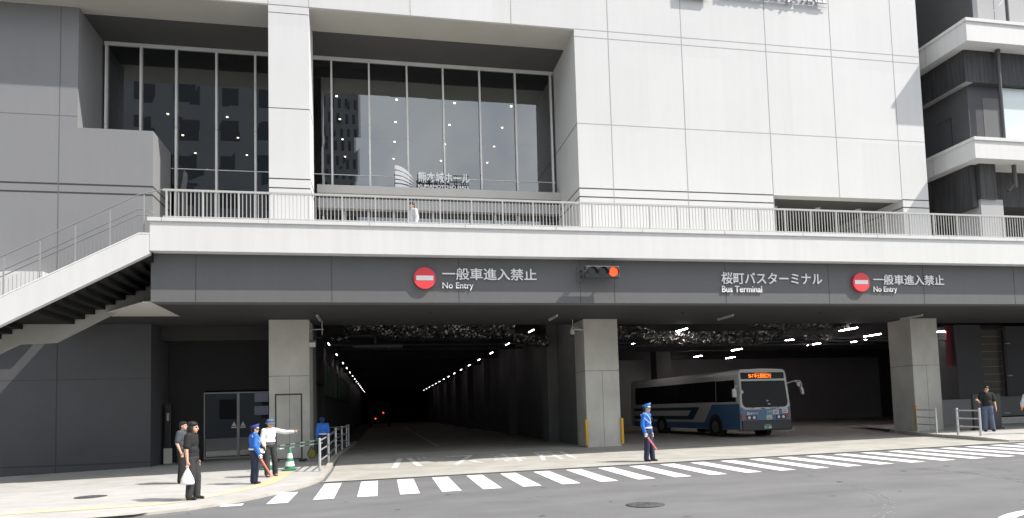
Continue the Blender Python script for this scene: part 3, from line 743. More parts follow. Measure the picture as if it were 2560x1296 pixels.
b = MB(); b.box(-.75, -.50, .425, .448, -.25, .25, 'fascia'); b.tube((-.62,.43,.1), (-.62,0,.05), .03, 'blackm'); b.tube((-.62,.43,-.1), (-.62,0,-.05), .03, 'blackm'); b.tube((.35,.43,.08), (.35,.05,.0), .03, 'blackm'); b.tube((-.62,0,.0), (-.55,-.0,.0), .07, 'blackm'); b.build('bracket', t)

# ------------------------------------------------------------------ lights under the ceilings
def tube_light(loc, L_, k, label, group, rz=0, pitch=0):
    t = thing('tube_light', label, 'ceiling light', loc, rz, group)
    MB().box(-.035, .035, -L_/2, L_/2, 0, .05, 'blackm' if k != 'tubeoff' else k).build('housing', t); MB().box(-.015, .015, -L_/2, L_/2, -.035, -.002, k).build('tube', t)
    return t
FR = 'unlit tube lights under the front ceiling'
for x, lab in ((-2.15,'unlit grey tube light beside the left column'), (6.56,'unlit grey tube light left of the middle column'), (13.75,'unlit grey tube light above the bus lane, right of the middle column'), (22.4,'unlit grey tube light at the head of the right column')):
    tube_light((x,3.25,5.0), 1.25, 'tubeoff', lab, FR)
G1 = 'lit tube lights down the right side of the dark lane'
p = None
for i, y in enumerate((7.3,13.1,18.4,23.7,29,34.3,39.6,44.9,50.2,55.5,60.8,66,72,78,84)):
    if p is None: p = tube_light((6.6,y,5.0), 1.0, 'tube', 'nearest lit tube light on the right of the dark lane, by the silver duct', G1); 
    else: dup(p, (6.6,y,5.0), label='lit tube light in the receding row on the right of the dark lane')
G2 = 'lit tube lights down the left side of the dark lane'; p = None
for y in (12.3,18.4,24.9,30.2,35.5,40.8,46.1,51.4,56.7,62,67,73,79,85):
    if p is None: p = tube_light((-2.45,y,5.0), .9, 'tube', 'nearest lit tube light on the left of the dark lane, above the green panels', G2)
    else: dup(p, (-2.45,y,5.0), label='lit tube light in the receding row on the left of the dark lane')
G3 = 'lit tube lights in the bus bay'; p = None
for x, y, lab in ((13.7,7.3,'large bright tube light upper left of the bus, in front of the silver duct'), (13.7,12.9,'bright tube light just right of the middle column, below the duct'), (13.7,38.5,None), (15.2,38.5,None),
                  (22.45,7.33,'bright tube light right of the long duct, upper of three'), (26.0,10.1,'bright tube light beside the right column'), (27.5,13.1,'bright tube light below the two others left of the right column'),
                  (22.45,12.5,'bright tube light above the bus destination board'), (22.5,18.05,'tube light above the bus roof, left of the board'), (22.4,23.3,'upper tube light over the middle of the bus roof'),
                  (22.5,29.1,'small tube light over the rear half of the bus roof'), (25.8,14.9,'tube light right of the bus destination board'), (25.8,24.9,'lower tube light above the front of the bus roof')):
    lab = lab or 'tiny far tube light behind the rear of the bus roof'
    if p is None: p = tube_light((x,y,5.0), 1.3, 'tubebay', lab, G3)
    else: dup(p, (x,y,5.0), label=lab)
tube_light((29.0,8.6,5.0), 1.0, 'tubebay', 'level bright tube light just right of the right column', G3, R(80))
GD = 'warm downlights behind the hall glass'; p = None
for side, XSd, YSd in (('centre window', (-1.82,.97,3.75,6.55), (10.1,12.65,15.25,17.8)), ('left window', (-10.05,-7.3), (13.1,15.7,18.2,20.9))):
    for j, y in enumerate(YSd):
        for x in XSd:
            lab = ('warm downlight in the row nearest the glass, seen through the %s' if j == 0 else 'small warm downlight in a row deeper behind the %s') % side
            if p is None:
                p = thing('downlight', lab, 'downlight', (x,y,16.5), 0, GD)
                b = MB(); b.tube((0,0,0), (0,0,.1), .10, 'blackm', 14); b.build('housing', p); b = MB(); b.tube((0,0,-.03), (0,0,-.004), .055, 'spot', 14); b.build('lamp', p)
            else: dup(p, (x,y,16.5), label=lab)
p = None
for x in (17.7,19.9,22.0):
    lab = {17.7:'small round lamp in the deck recess ceiling, leftmost', 19.9:'small round lamp in the middle of the deck recess ceiling', 22.0:'small round lamp in the deck recess ceiling, rightmost'}[x]
    if p is None:
        p = thing('recessed_lamp', lab, 'downlight', (x,5.6,10.38), 0, 'lamps in the deck recess'); b = MB(); b.tube((0,0,-.015), (0,0,.02), .14, 'tubeoff', 16); b.build('rim', p); b = MB(); b.tube((0,0,-.025), (0,0,-.01), .10, 'headlamp', 16); b.build('lamp', p)
    else: dup(p, (x,5.6,10.38), label=lab)
# cameras
t = thing('security_camera', 'pale box camera on a bent arm beside the left column', 'camera', (-2.56,4.3,4.62))
b = MB(); b.path([(0,0,0),(.08,-.05,.1),(.5,-.1,.1)], .018, 'tubeoff'); b.path([(.45,-.1,.42),(.45,-.1,-.1)], .015, 'tubeoff'); b.build('arm', t)
b = MB(); b.prism_x([(-.05,-.3),(-.35,-.42),(-.30,-.58),(.0,-.46)], .0, .22, 'tubeoff'); b.build('body', t)
t = thing('dome_camera', 'small pale dome camera on a hook left of the middle column', 'camera', (8.0,4.4,4.75))
b = MB(); b.path([(0,0,0),(-.45,-.3,0),(-.45,-.3,-.12)], .02, 'tubeoff'); b.path([(-.42,-.3,0),(-.42,-.3,.3)], .015, 'tubeoff'); b.tube((0,-.3,-.1), (-.5,-.3,-.08), .035, 'tubeoff'); b.build('arm', t)
b = MB(); b.tube((-.45,-.3,-.3), (-.45,-.3,-.12), .09, 'tubeoff', 14); b.ball((-.45,-.3,-.3), .085, 'lens'); b.build('dome', t)

# ------------------------------------------------------------------ left entrance
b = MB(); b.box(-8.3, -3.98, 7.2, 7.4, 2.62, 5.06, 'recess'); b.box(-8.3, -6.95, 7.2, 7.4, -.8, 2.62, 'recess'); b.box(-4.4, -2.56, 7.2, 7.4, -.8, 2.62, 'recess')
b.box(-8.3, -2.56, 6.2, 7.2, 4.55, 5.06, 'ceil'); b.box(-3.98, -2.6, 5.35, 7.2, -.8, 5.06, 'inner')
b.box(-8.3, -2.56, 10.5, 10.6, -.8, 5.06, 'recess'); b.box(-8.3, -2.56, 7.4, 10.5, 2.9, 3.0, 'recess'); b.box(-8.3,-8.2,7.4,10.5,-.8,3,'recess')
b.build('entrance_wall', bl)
t = thing('glass_door', 'dark double glass door with thin metal frame at the left entrance', 'door', (-5.65,7.2,-.12))
b = MB()
for x0, x1, z0, z1 in ((-1.3,1.3,2.62,2.67),(-1.3,-1.26,.0,2.62),(1.26,1.3,.0,2.62),(-.05,.05,.0,2.62),(-1.26,-.05,.0,.08),(.05,1.26,.0,.08)): b.box(x0, x1, -.06, .05, z0, z1, 'handrail')
b.build('frame', t)
for s in (-1, 1):
    b = MB(); x0, x1 = (-1.24,-.05) if s < 0 else (.05,1.24); b.box(x0, x1, -.01, .01, .08, 2.62, 'doorglass'); l = b.build('leaf', t)
    b = MB(); xm = s*.17
    b.add([(xm-.09,-.016,1.30),(xm+.09,-.016,1.30),(xm,-.016,1.48)], [(0,1,2)], 'stkwhite'); b.box(xm-.1, xm+.1, -.016, -.012, 1.22, 1.27, 'stkwhite'); b.build('sticker', l)
    if s > 0:
        for z in (2.25, 1.72): MB().box(.62, 1.15, -.02, -.012, z, z+.36, 'papers').build('notice', l)
t = thing('frame_stand', 'empty rectangular dark metal frame standing in front of the left column', 'frame', (-3.25,3.6,H(-3.25,3.6)+.055))
b = MB(); 
for x0, x1, z0, z1 in ((-.47,-.42,.05,2.42),(.42,.47,.05,2.42),(-.42,.42,2.36,2.42)): b.box(x0, x1, -.03, .03, z0, z1, 'blackm')
b.build('frame', t)
b = MB(); b.box(-.5, -.38, -.35, .35, 0, .06, 'black'); b.box(.38, .6, -.35, .35, 0, .06, 'black'); b.box(-.42, .42, -.03, .03, .06, .10, 'black'); b.build('foot', t)
t = thing('service_post', 'dark post with a pale box at its foot in the shaded left recess', 'post', (-8.05,6.4,H(-8,6.4)+.05))
MB().box(-.12, .12, -.1, .1, 0, 2.3, 'black').build('post', t, .02); MB().box(-.13, .17, -.14, -.10, .02, .6, 'raw').build('box', t); MB().box(-.03, .05, -.115, -.10, 1.65, 1.95, 'cladlight').build('plate', t)

# ------------------------------------------------------------------ people
def blob(name, parts, k, parent, vox=.009, smooth=5):
    """One continuous skin grown over overlapping ellipsoids and tapered limbs."""
    b = MB()
    for p in parts:
        if p[0] == 's':
            _, c, r = p; r = r if isinstance(r, tuple) else (r, r, r); b.ball(c, r[0], k, r[1], r[2], 14, 10)
        else:
            _, a, c, ra, rc = p; a = Vector(a); c = Vector(c); L_ = (c-a).length; n = max(2, int(L_/(min(ra, rc)*.55))+1)
            b.tube(a, c, ra, k, 12, rc); b.ball(a, ra, k, n=12, m=8); b.ball(c, rc, k, n=12, m=8)
    o = b.build(name)
    m = o.modifiers.new('r', 'REMESH'); m.mode = 'VOXEL'; m.voxel_size = vox; m.use_smooth_shade = True
    m2 = o.modifiers.new('s', 'SMOOTH'); m2.factor = .5; m2.iterations = smooth
    dg = bpy.context.evaluated_depsgraph_get()
    me = bpy.data.meshes.new_from_object(o.evaluated_get(dg)); old = o.data
    o.modifiers.clear(); o.data = me; bpy.data.meshes.remove(old); me.name = name
    if not me.materials: me.materials.append(M[k])
    o.parent = parent
    return o
def hand_parts(w, d, side, pal, point=False, grip=False, g=0.):
    """w wrist, d direction of the fingers, side = thumb side, pal = palm normal."""
    w = Vector(w); d = Vector(d).normalized(); side = Vector(side); side = (side-d*side.dot(d)).normalized(); pal = d.cross(side)
    if pal.dot(Vector((0,0,1))) > 2: pal = -pal
    P = [('c', w, w+d*.045, .023+g, .025+g)]
    for j in range(-1, 2): P.append(('c', w+d*.03+side*.016*j, w+d*.085+side*.022*j, .015+g, .014+g))
    for j, ln in enumerate((.066,.076,.072,.056)):
        o = (1.5-j)*.0195; k0 = w+d*.085+side*o
        curl = .55 if grip else (.16+.05*j); 
        if point and j > 0: curl = .85
        if point and j == 0: curl = .02; ln = .078
        a1 = curl*1.0; q = k0
        for f_, aa in ((.46, a1), (.32, a1*2.1), (.26, a1*3.0)):
            e = q+(d*math.cos(aa)+pal*math.sin(aa))*ln*f_; P.append(('c', q, e, .0098+g, .0088+g)); q = e
    t0 = w+d*.028+side*.026; t1 = t0+(d*.62+side*.62+pal*.3).normalized()*.036; t2 = t1+(d*.9+side*.15+pal*.35).normalized()*.032
    P += [('c', t0, t1, .013+g, .0115+g), ('c', t1, t2, .0115+g, .0095+g)]
    return P
def person(label, loc, rz, hgt, J=None, shirt='whitecloth', sleeve='short', trousers='charcloth', shoes='shoe', hair='short', hat=None, belt=None,
           gloves=False, head_turn=0., tuck=True, point=None, grip=(), bulk=1.0, glasses=False, sandal=False, cord=False, collar=None, jacket=False):
    t = thing('person', label, 'person', loc, rz)
    s = hgt/1.70
    D = dict(head=(0,-.01,1.575), neck=(0,.012,1.43), chest=(0,.015,1.24), belly=(0,.0,1.06), pelvis=(0,.01,.93),
             shR=(-.175,.02,1.385), elR=(-.225,.045,1.10), wrR=(-.235,-.02,.86), shL=(.175,.02,1.385), elL=(.225,.045,1.10), wrL=(.235,-.02,.86),
             hpR=(-.09,.01,.90), knR=(-.095,-.015,.49), anR=(-.10,.025,.085), hpL=(.09,.01,.90), knL=(.095,-.015,.49), anL=(.10,.025,.085))
    if J: D.update(J)
    D = {k_: Vector(v)*s for k_, v in D.items()}
    B = bulk; h = D['head']
    hd = Matrix.Rotation(head_turn, 3, 'Z')
    def hv(x, y, z): return h+hd@(Vector((x, y, z))*s)
    body = []
    # head, face and neck
    body += [('s', hv(0,.012,.035), (.078*s,.094*s,.088*s)), ('s', hv(0,-.022,-.03), (.062*s,.072*s,.085*s)), ('s', hv(0,-.052,-.088), (.030*s,.028*s,.022*s)),
             ('c', hv(0,-.088,.012), hv(0,-.106,-.022), .0115*s, .015*s), ('s', hv(0,-.086,-.060), (.024*s,.012*s,.009*s)), ('s', hv(0,-.082,.028), (.05*s,.02*s,.012*s)),
             ('s', hv(-.078,.01,-.005), (.010*s,.020*s,.031*s)), ('s', hv(.078,.01,-.005), (.010*s,.020*s,.031*s)),
             ('c', D['neck']-Vector((0,0,.03*s)), h+Vector((0,.02*s,-.05*s)), .056*s, .052*s)]
    tors = [('s', D['chest']+Vector((0,0,.03*s)), (.155*s*B,.098*s*B,.17*s)), ('s', D['chest']+Vector((0,0,.10*s)), (.165*s*B,.085*s*B,.09*s)), ('s', D['belly'], (.135*s*B,.098*s*B,.16*s)), ('s', D['pelvis'], (.150*s*B,.105*s*B,.12*s)),
            ('c', D['shL'], D['shR'], .060*s, .060*s), ('c', D['neck'], D['shL']*.8+D['neck']*.2, .05*s, .055*s), ('c', D['neck'], D['shR']*.8+D['neck']*.2, .05*s, .055*s)]
    body += tors
    for q in 'RL':
        body += [('c', D['sh'+q], D['el'+q], .050*s*B, .040*s*B), ('c', D['el'+q], D['wr'+q], .038*s*B, .026*s), ('c', D['hp'+q], D['kn'+q], .078*s*B, .053*s*B), ('c', D['kn'+q], D['an'+q], .052*s*B, .036*s)]
        a = D['an'+q]; body += [('c', a+Vector((0,.02,-.035))*s, a+Vector((0,-.13,-.055))*s, .036*s, .026*s)]
        d = (D['wr'+q]-D['el'+q]).normalized(); sd = Vector((0,-1,0)) if abs(d.y) < .8 else Vector((0,0,1))
        if point == q: sd = Vector((0,0,1))
        body += hand_parts(D['wr'+q], d, sd, None, point == q, q in grip)
    blob('body', body, 'skin', t, .0075, 3)
    # face
    b = MB()
    for x in (-.031, .031): b.ball(hv(x,-.0865,.012), .0105*s, 'eye', .006*s, .006*s, 8, 6)
    b.build('eyes', t)
    b = MB()
    for x in (-1, 1): b.tube(hv(.016*x,-.096,.034), hv(.048*x,-.088,.032), .005*s, 'hair', 6)
    b.tube(hv(-.02,-.0985,-.062), hv(.02,-.0985,-.062), .003*s, 'sandal', 6)
    b.build('brows', t)
    if glasses:
        b = MB()
        for x in (-.033, .033): b.ball(hv(x,-.098,.012), .027*s, 'black', .008*s, .02*s, 10, 8)
        for x in (-1, 1): b.tube(hv(.06*x,-.085,.016), hv(.082*x,.01,.014), .004*s, 'black', 6)
        b.tube(hv(-.01,-.104,.016), hv(.01,-.104,.016), .004*s, 'black', 6); b.build('sunglasses', t)
    # hair
    hp = [('s', hv(0,.026,.062), (.092*s,.104*s,.086*s)), ('s', hv(0,.062,.0), (.078*s,.058*s,.085*s)), ('s', hv(-.062,.03,.02), (.026*s,.045*s,.05*s)), ('s', hv(.062,.03,.02), (.026*s,.045*s,.05*s)), ('s', hv(0,-.045,.095), (.070*s,.048*s,.034*s))]
    if hair == 'long': hp += [('s', hv(0,.07,-.05), (.112*s,.085*s,.13*s)), ('s', hv(-.082,.035,-.04), (.038*s,.068*s,.12*s)), ('s', hv(.082,.035,-.04), (.038*s,.068*s,.12*s)), ('s', hv(0,.03,.08), (.11*s,.115*s,.08*s))]
    blob('hair', hp, 'hair', t, .012, 3)
    # trousers
    ex = .026*s
    tr = [('s', D['pelvis']+Vector((0,0,-.01*s)), (.152*s*B+ex,.108*s*B+ex,.115*s)), ('s', D['pelvis']+Vector((0,0,.06*s)), (.142*s*B+ex*.7,.100*s*B+ex*.7,.06*s))]
    for q in 'RL':
        a = D['an'+q]; tr += [('c', D['hp'+q], D['kn'+q], .082*s*B+ex*.7, .060*s*B+ex), ('c', D['kn'+q], a+Vector((0,0,.0))*s, .060*s*B+ex, .052*s+ex), ('s', a+Vector((0,-.01,-.01))*s, (.062*s,.066*s,.05*s))]
        k1 = D['kn'+q]
        for _ in range(3):
            u = random.uniform(.1,.95); c = k1*(1-u)+a*u; tr += [('s', c+Vector((random.uniform(-.02,.02), random.uniform(-.03,.03), 0))*s, (.07*s,.072*s,.022*s))]
    blob('trousers', tr, trousers, t, .011, 4)
    for q in 'RL':
        a = D['an'+q]
        sp = [('c', a+Vector((0,.025,-.045))*s, a+Vector((0,-.135,-.058))*s, .043*s, .034*s), ('s', a+Vector((0,-.03,-.035))*s, (.045*s,.07*s,.04*s))]
        if sandal: sp = [('c', a+Vector((0,.03,-.068))*s, a+Vector((0,-.15,-.07))*s, .034*s, .034*s), ('c', a+Vector((-.04,-.08,-.045))*s, a+Vector((.04,-.08,-.045))*s, .022*s, .022*s)]
        blob('shoe', sp, shoes, t, .010, 2)
    # shirt or jacket
    ex = .027*s if not jacket else .042*s
    sh = [(p[0], p[1], tuple(r_+ex for r_ in p[2])) if p[0] == 's' else (p[0], p[1], p[2], p[3]+ex*.7, p[4]+ex*.7) for p in tors if p[1] is not D['pelvis']]
    if not tuck: sh.append(('s', D['pelvis']+Vector((0,0,.035*s)), (.150*s*B+ex,.106*s*B+ex,.11*s)))
    else: sh.append(('s', D['belly']+Vector((0,0,-.05*s)), (.142*s*B+ex,.104*s*B+ex,.07*s)))
    sh += [('c', D['neck']+Vector((0,.006,-.02))*s, D['neck']+Vector((0,.012,.022))*s, .064*s, .060*s)]
    for q in 'RL':
        a, e, w = D['sh'+q], D['el'+q], D['wr'+q]
        if sleeve == 'short': sh += [('c', a, a*.25+e*.75, .056*s*B+ex*.6, .058*s*B+ex*.5)]
        else:
            fw = .93; sh += [('c', a, e, .054*s*B+ex*.6, .050*s*B+ex*.6), ('c', e, e*(1-fw)+w*fw, .050*s*B+ex*.6, .034*s+ex*.6)]
            for u in (.25,.55,.8): c = e*(1-u)+w*u; sh.append(('s', c, (.05*s+ex*.5,.05*s+ex*.5,.02*s)))
    for _ in range(7):
        c = D['belly']+Vector((random.uniform(-.08,.08), random.choice((-1,1))*.055*B, random.uniform(-.07,.16)))*s; sh.append(('s', c, (.07*s,.052*s*B+ex*.3,.016*s)))
    so = blob('jacket' if jacket else 'shirt', sh, shirt, t, .011, 4)
    if collar or True:
        b = MB(); n = 20
        for i in range(n):
            a0 = 2*math.pi*i/n; a1 = 2*math.pi*(i+1)/n; c = D['neck']
            p = lambda a_, r_, z_: c+Vector((math.sin(a_)*r_, -math.cos(a_)*r_+.008, z_+.014*math.cos(a_)*-1))*s
            b.quad(p(a0,.070,-.02), p(a1,.070,-.02), p(a1,.062,.035), p(a0,.062,.035), shirt)
        b.build('collar', so)
    if belt:
        b = MB(); c = D['pelvis']+Vector((0,0,.085*s)); n = 28
        for i in range(n):
            a0 = 2*math.pi*i/n; a1 = 2*math.pi*(i+1)/n; rx, ry = .157*s*B+.036*s, .112*s*B+.036*s
            f_ = lambda a_, z_: (c.x+math.cos(a_)*rx, c.y+math.sin(a_)*ry, c.z+z_)
            b.quad(f_(a0,-.022*s), f_(a1,-.022*s), f_(a1,.022*s), f_(a0,.022*s), belt)
        b.build('belt', t)
    if gloves:
        for q in 'RL':
            d = (D['wr'+q]-D['el'+q]).normalized(); sd = Vector((0,-1,0)) if abs(d.y) < .8 else Vector((0,0,1))
            blob('glove', hand_parts(D['wr'+q], d, sd, None, False, q in grip, .004)+[('c', D['wr'+q]-d*.03, D['wr'+q]+d*.03,   .036*s, .030*s)], 'orange' if gloves == 'orange' else 'glove', t, .008, 2)
    if cord:
        b = MB(); c = D['chest']; y = -.098*s*B-.034*s
        pts = [D['shR']+Vector((-.02,-.0,.075))*s, D['shR']+Vector((.02,-.075,.04))*s, Vector((c.x-.06*s, y, c.z+.04*s)), Vector((c.x-.03*s, y-.004, c.z-.06*s)), Vector((c.x-.06*s, y, c.z-.11*s)), Vector((c.x-.11*s, y+.02, c.z-.06*s)), D['shR']+Vector((-.055,-.05,-.10))*s, D['shR']+Vector((-.06,.0,-.02))*s, D['shR']+Vector((-.02,-.0,.075))*s]
        b.path(pts, .009*s, 'cord', 6)
        b.path([D['shR']+Vector((-.05,.03,-.02))*s, D['shR']+Vector((.0,.09,-.02))*s, D['shR']+Vector((.02,.1,.03))*s], .009*s, 'cord', 6)
        b.box(c.x+.03*s, c.x+.10*s, y-.004, y+.01, c.z+.04*s, c.z+.07*s, 'ink'); b.build('shoulder_cord', so)
    if hat and hat.startswith('cap'):
        k = 'cap' if hat == 'cap' else 'capnavy'
        o = thing_part = bpy.data.objects.new('cap', None); bpy.data.objects.remove(o)
        b = MB(); n = 26
        prof = [(.098,.040,0),(.100,.085,0),(.128,.128,.0),(.118,.142,0),(.06,.150,0),(.0,.150,0)]
        vs = []; fs = []
        for r_, z_, _ in prof:
            for i in range(n):
                a_ = 2*math.pi*i/n; yy = -math.cos(a_)*r_*1.08; vs.append(hv(math.sin(a_)*r_*.93, yy+.008, z_+(.045*(-yy)/.13 if z_ > .1 else (.012*(-yy)/.1))))
        for j in range(len(prof)-1):
            for i in range(n): fs.append((j*n+i, j*n+(i+1)%n, (j+1)*n+(i+1)%n, (j+1)*n+i))
        b.add(vs, fs, k, True); co = b.build('cap', t)
        b = MB(); vs = []
        for i in range(13):
            a_ = -1.15+2.3*i/12; vs += [hv(math.sin(a_)*.092, -math.cos(a_)*.100, .052), hv(math.sin(a_)*.100, -math.cos(a_)*.105-.055*math.cos(a_*1.25), .026)]
        b.add(vs, [(2*i,2*i+1,2*i+3,2*i+2) for i in range(12)], 'black'); b.build('visor', co)
        b = MB(); vs = []
        for i in range(15):
            a_ = -1.2+2.4*i/14; vs += [hv(math.sin(a_)*.097, -math.cos(a_)*.112, .050), hv(math.sin(a_)*.097, -math.cos(a_)*.112, .080)]
        b.add(vs, [(2*i,2*i+2,2*i+3,2*i+1) for i in range(14)], 'cord'); b.build('band', co)
    if hat == 'bucket':
        b = MB(); n = 26; vs = []; fs = []
        prof = [(.150,.028),(.108,.058),(.106,.098),(.092,.142),(.05,.156),(.0,.158)]
        for r_, z_ in prof:
            for i in range(n):
                a_ = 2*math.pi*i/n; vs.append(hv(math.sin(a_)*r_, -math.cos(a_)*r_*1.08, z_))
        for j in range(len(prof)-1):
            for i in range(n): fs.append((j*n+i, j*n+(i+1)%n, (j+1)*n+(i+1)%n, (j+1)*n+i))
        b.add(vs, fs, 'hatblue', True); co = b.build('hat', t)
        b = MB(); vs = []
        for z_, r_ in ((.060,.112),(.092,.110)):
            for i in range(n):
                a_ = 2*math.pi*i/n; vs.append(hv(math.sin(a_)*r_, -math.cos(a_)*r_*1.08, z_))
        b.add(vs, [(i,(i+1)%n,(i+1)%n+n,i+n) for i in range(n)], 'hatband'); b.build('band', co)
    mw = Matrix.Translation(Vector(loc))@Matrix.Rotation(rz, 4, 'Z')
    return t, {k_: mw@v for k_, v in D.items()}, mw
def baton(label, at, d, k, L_=.50):
    at = Vector(at); d = Vector(d).normalized()
    t = thing('guide_baton', label, 'baton', at)
    q = d.to_track_quat('Z', 'Y'); t.rotation_mode = 'QUATERNION'; t.rotation_quaternion = q
    b = MB(); b.tube((0,0,.07), (0,0,L_), .026, k, 12, .022); b.ball((0,0,L_), .022, k); b.build('tube', t)
    b = MB(); b.tube((0,0,-.09), (0,0,.07), .017, 'black', 10); b.build('handle', t)
# left pair
ps, PJ, _ = person('person in black polo with long dark hair carrying a white carrier bag', (-4.30,-5.02,-.345), R(82), 1.78,
   dict(elR=(-.235,.03,1.10), wrR=(-.25,.00,.845), head=(0,-.03,1.565), anL=(.10,-.06,.085), knL=(.095,-.06,.49)), 'blackcloth', 'short', 'charcloth', 'shoe', 'long', head_turn=R(-8), tuck=False, grip=('R',), bulk=1.12)
hw = PJ['wrR']
t = thing('carrier_bag', 'white plastic carrier bag hanging from the hand of the person in black', 'bag', (hw.x, hw.y, hw.z-.10))
b = MB(); n = 18; vs = []; fs = []
prof = [(.010,.02,-.0),(.03,.02,-.06),(.08,.045,-.16),(.125,.07,-.28),(.155,.08,-.38),(.15,.075,-.415),(.06,.03,-.42),(0,0,-.42)]
for j, (rx, ry, z_) in enumerate(prof):
    for i in range(n):
        a_ = 2*math.pi*i/n; w_ = 1+.16*mnoise.noise(Vector((math.cos(a_)*2, math.sin(a_)*2, j*.9)))
        vs.append((math.cos(a_)*rx*w_, math.sin(a_)*ry*w_, z_+.01*mnoise.noise(Vector((i*.7, j, 3)))))
for j in range(len(prof)-1):
    for i in range(n): fs.append((j*n+i, (j+1)*n+i, (j+1)*n+(i+1)%n, j*n+(i+1)%n))
b.add(vs, fs, 'bag', True); b.build('sack', t)
b = MB(); b.path([(.02,0,-.06),(.012,0,.02),(0,.0,.045),(-.012,0,.02),(-.02,0,-.06)], .008, 'bag'); b.build('handle', t)
person('person in slate grey shirt standing behind the one with the carrier bag', (-5.59,-.88,-.325), R(75), 1.76,
   dict(elR=(-.235,.04,1.10), wrR=(-.225,-.06,.87)), 'greycloth', 'short', 'blackcloth', 'sandal', 'short', tuck=False, bulk=1.1)
ps, PJ, _ = person('guard seen from behind in bright blue jacket and navy cap with a red baton', (-3.42,-2.16,-.305), R(118), 1.58,
   dict(elR=(-.24,.06,1.10), wrR=(-.24,-.04,.87), elL=(.23,-.04,1.12), wrL=(.2,-.2,.98)), 'uniform', 'long', 'navy', 'shoe', 'short', 'capnavy', belt='cord', gloves=True, cord=True, head_turn=R(-12), grip=('R',), jacket=True, bulk=1.06)
baton('red baton pointing down in the hand of the guard beside the pointing man', PJ['wrR']+Vector((.03,-.01,-.09)), (.50,-.25,-.80), 'baton', .56)
ps, PJ, _ = person('person in white shirt and blue bucket hat pointing to the right', (-3.31,-.25,-.285), R(28), 1.69,
   dict(shL=(.19,.0,1.385), elL=(.43,-.14,1.32), wrL=(.62,-.30,1.335), elR=(-.23,.03,1.12), wrR=(-.20,-.10,.93), anL=(.16,.02,.085), knL=(.13,-.05,.49), anR=(-.12,-.08,.085)), 'whitecloth', 'long', 'charcloth', 'sandal', 'short', 'bucket', belt='black', point='L', sandal=True, head_turn=R(18), bulk=1.05)
# guard at the crossing
ps, PJ, _ = person('guard in bright blue uniform and peaked cap facing right at the crossing', (8.22,-1.68,-.215), R(44), 1.77,
   dict(elR=(-.235,.05,1.10), wrR=(-.235,-.03,.86), anL=(.10,-.09,.085), knL=(.095,-.07,.49)), 'uniform', 'long', 'navy', 'shoe', 'short', 'cap', belt='cord', gloves=True, cord=True, head_turn=R(14), grip=('R',))
baton('pink red baton held low by the guard at the crossing', PJ['wrR']+Vector((.035,-.02,-.08)), (.52,-.18,-.84), 'batonpink', .52)
# guard half hidden behind the fence
person('guard in blue jacket bending behind the left fence', (-2.05,3.3,-.02), R(195), 1.45,
   dict(head=(0,-.10,1.53), neck=(0,-.05,1.41)), 'uniform', 'long', 'navy', 'shoe', 'short', 'capnavy', belt='cord', jacket=True)
t = thing('shoulder_bag', 'olive bag set down by the left fence', 'bag', (-2.42,3.05,-.01)); b = MB(); b.ball((0,0,.17), .15, 'olive', .09, .17); b.build('sack', t); b = MB(); b.path([(-.1,0,.28),(0,0,.42),(.1,0,.28)], .015, 'black'); b.build('strap', t)
# right side
ps, PJ, _ = person('person in black polo shirt, jeans and sunglasses holding a phone on the right', (23.85,1.25,.125), R(-28), 1.81,
   dict(elR=(-.25,.0,1.11), wrR=(-.34,-.17,1.17), elL=(.25,.03,1.10), wrL=(.26,-.05,.87), anL=(.15,.02,.085), anR=(-.12,.0,.085)), 'blackcloth', 'short', 'jeans', 'shoe', 'short', head_turn=R(-30), tuck=False, glasses=True, grip=('R',), bulk=1.08)
h_ = PJ['wrR']; t = thing('mobile_phone', 'small phone held up by the person in jeans', 'phone', (h_.x-.06, h_.y-.02, h_.z+.04)); MB().box(-.036, .036, -.005, .005, -.04, .10, 'black').build('case', t, .003); MB().box(-.032, .032, .0055, .007, -.035, .095, 'lens').build('screen', t)
person('person with orange gloves partly cut off at the right edge', (23.80,-.68,.10), R(-60), 1.72,
   dict(elR=(-.26,-.02,1.12), wrR=(-.24,-.16,.98)), 'palecloth', 'long', 'navy', 'shoe', 'short', 'capnavy', gloves='orange')
# on the deck
person('person in pale long sleeved shirt walking along the deck behind the railing', (1.2,1.85,7.2), R(-62), 1.72,
   dict(elR=(-.22,.08,1.10), wrR=(-.22,-.02,.88), anR=(-.09,-.18,.1), anL=(.09,.2,.12)), 'palecloth', 'long', 'charcloth', 'shoe', 'short', tuck=False)

# ------------------------------------------------------------------ fences, cones, bars
def fence(label, pts, hz, r=.042, rails=(.30,.62,.93), loc=None, group='grey pipe fences', kz='steel'):
    o = pts[0]; z0 = hz(*o)
    t = thing('pipe_fence', label, 'fence', (o[0], o[1], z0), 0, group)
    for x, y in pts:
        b = MB(); z = hz(x, y)-z0; b.tube((x-o[0],y-o[1],z-.05), (x-o[0],y-o[1],z+1.0), r, kz, 12); b.ball((x-o[0],y-o[1],z+1.0), r, kz, rz=r*.5); b.build('post', t)
    for rz_ in rails:
        b = MB(); b.path([(x-o[0], y-o[1], hz(x, y)-z0+rz_) for x, y in pts], r*.6, kz, 10); b.build('rail', t)
    return t
fh = lambda x, y: H(x, y)+.09
fence('grey pipe fence running into the dark lane beside the left column', [(-1.93,.6),(-1.77,2.16),(-1.66,4.2),(-1.58,6.74),(-1.50,8.94),(-1.46,9.98)], fh)
fence('far grey rail closing the end of the left fence', [(-1.55,10.1),(-2.5,10.1)], fh, .035)
def kh(x, y): return H(x, y)+.13
fence('grey pipe fence on the right kerb beside the person in jeans', [(21.66,-.53),(21.62,.43)], kh, rails=(.33,.63,.93))
fence('grey pipe fence in front of the right column', [(22.36,3.26),(21.81,1.65)], kh, .035, rails=(.33,.63,.93))
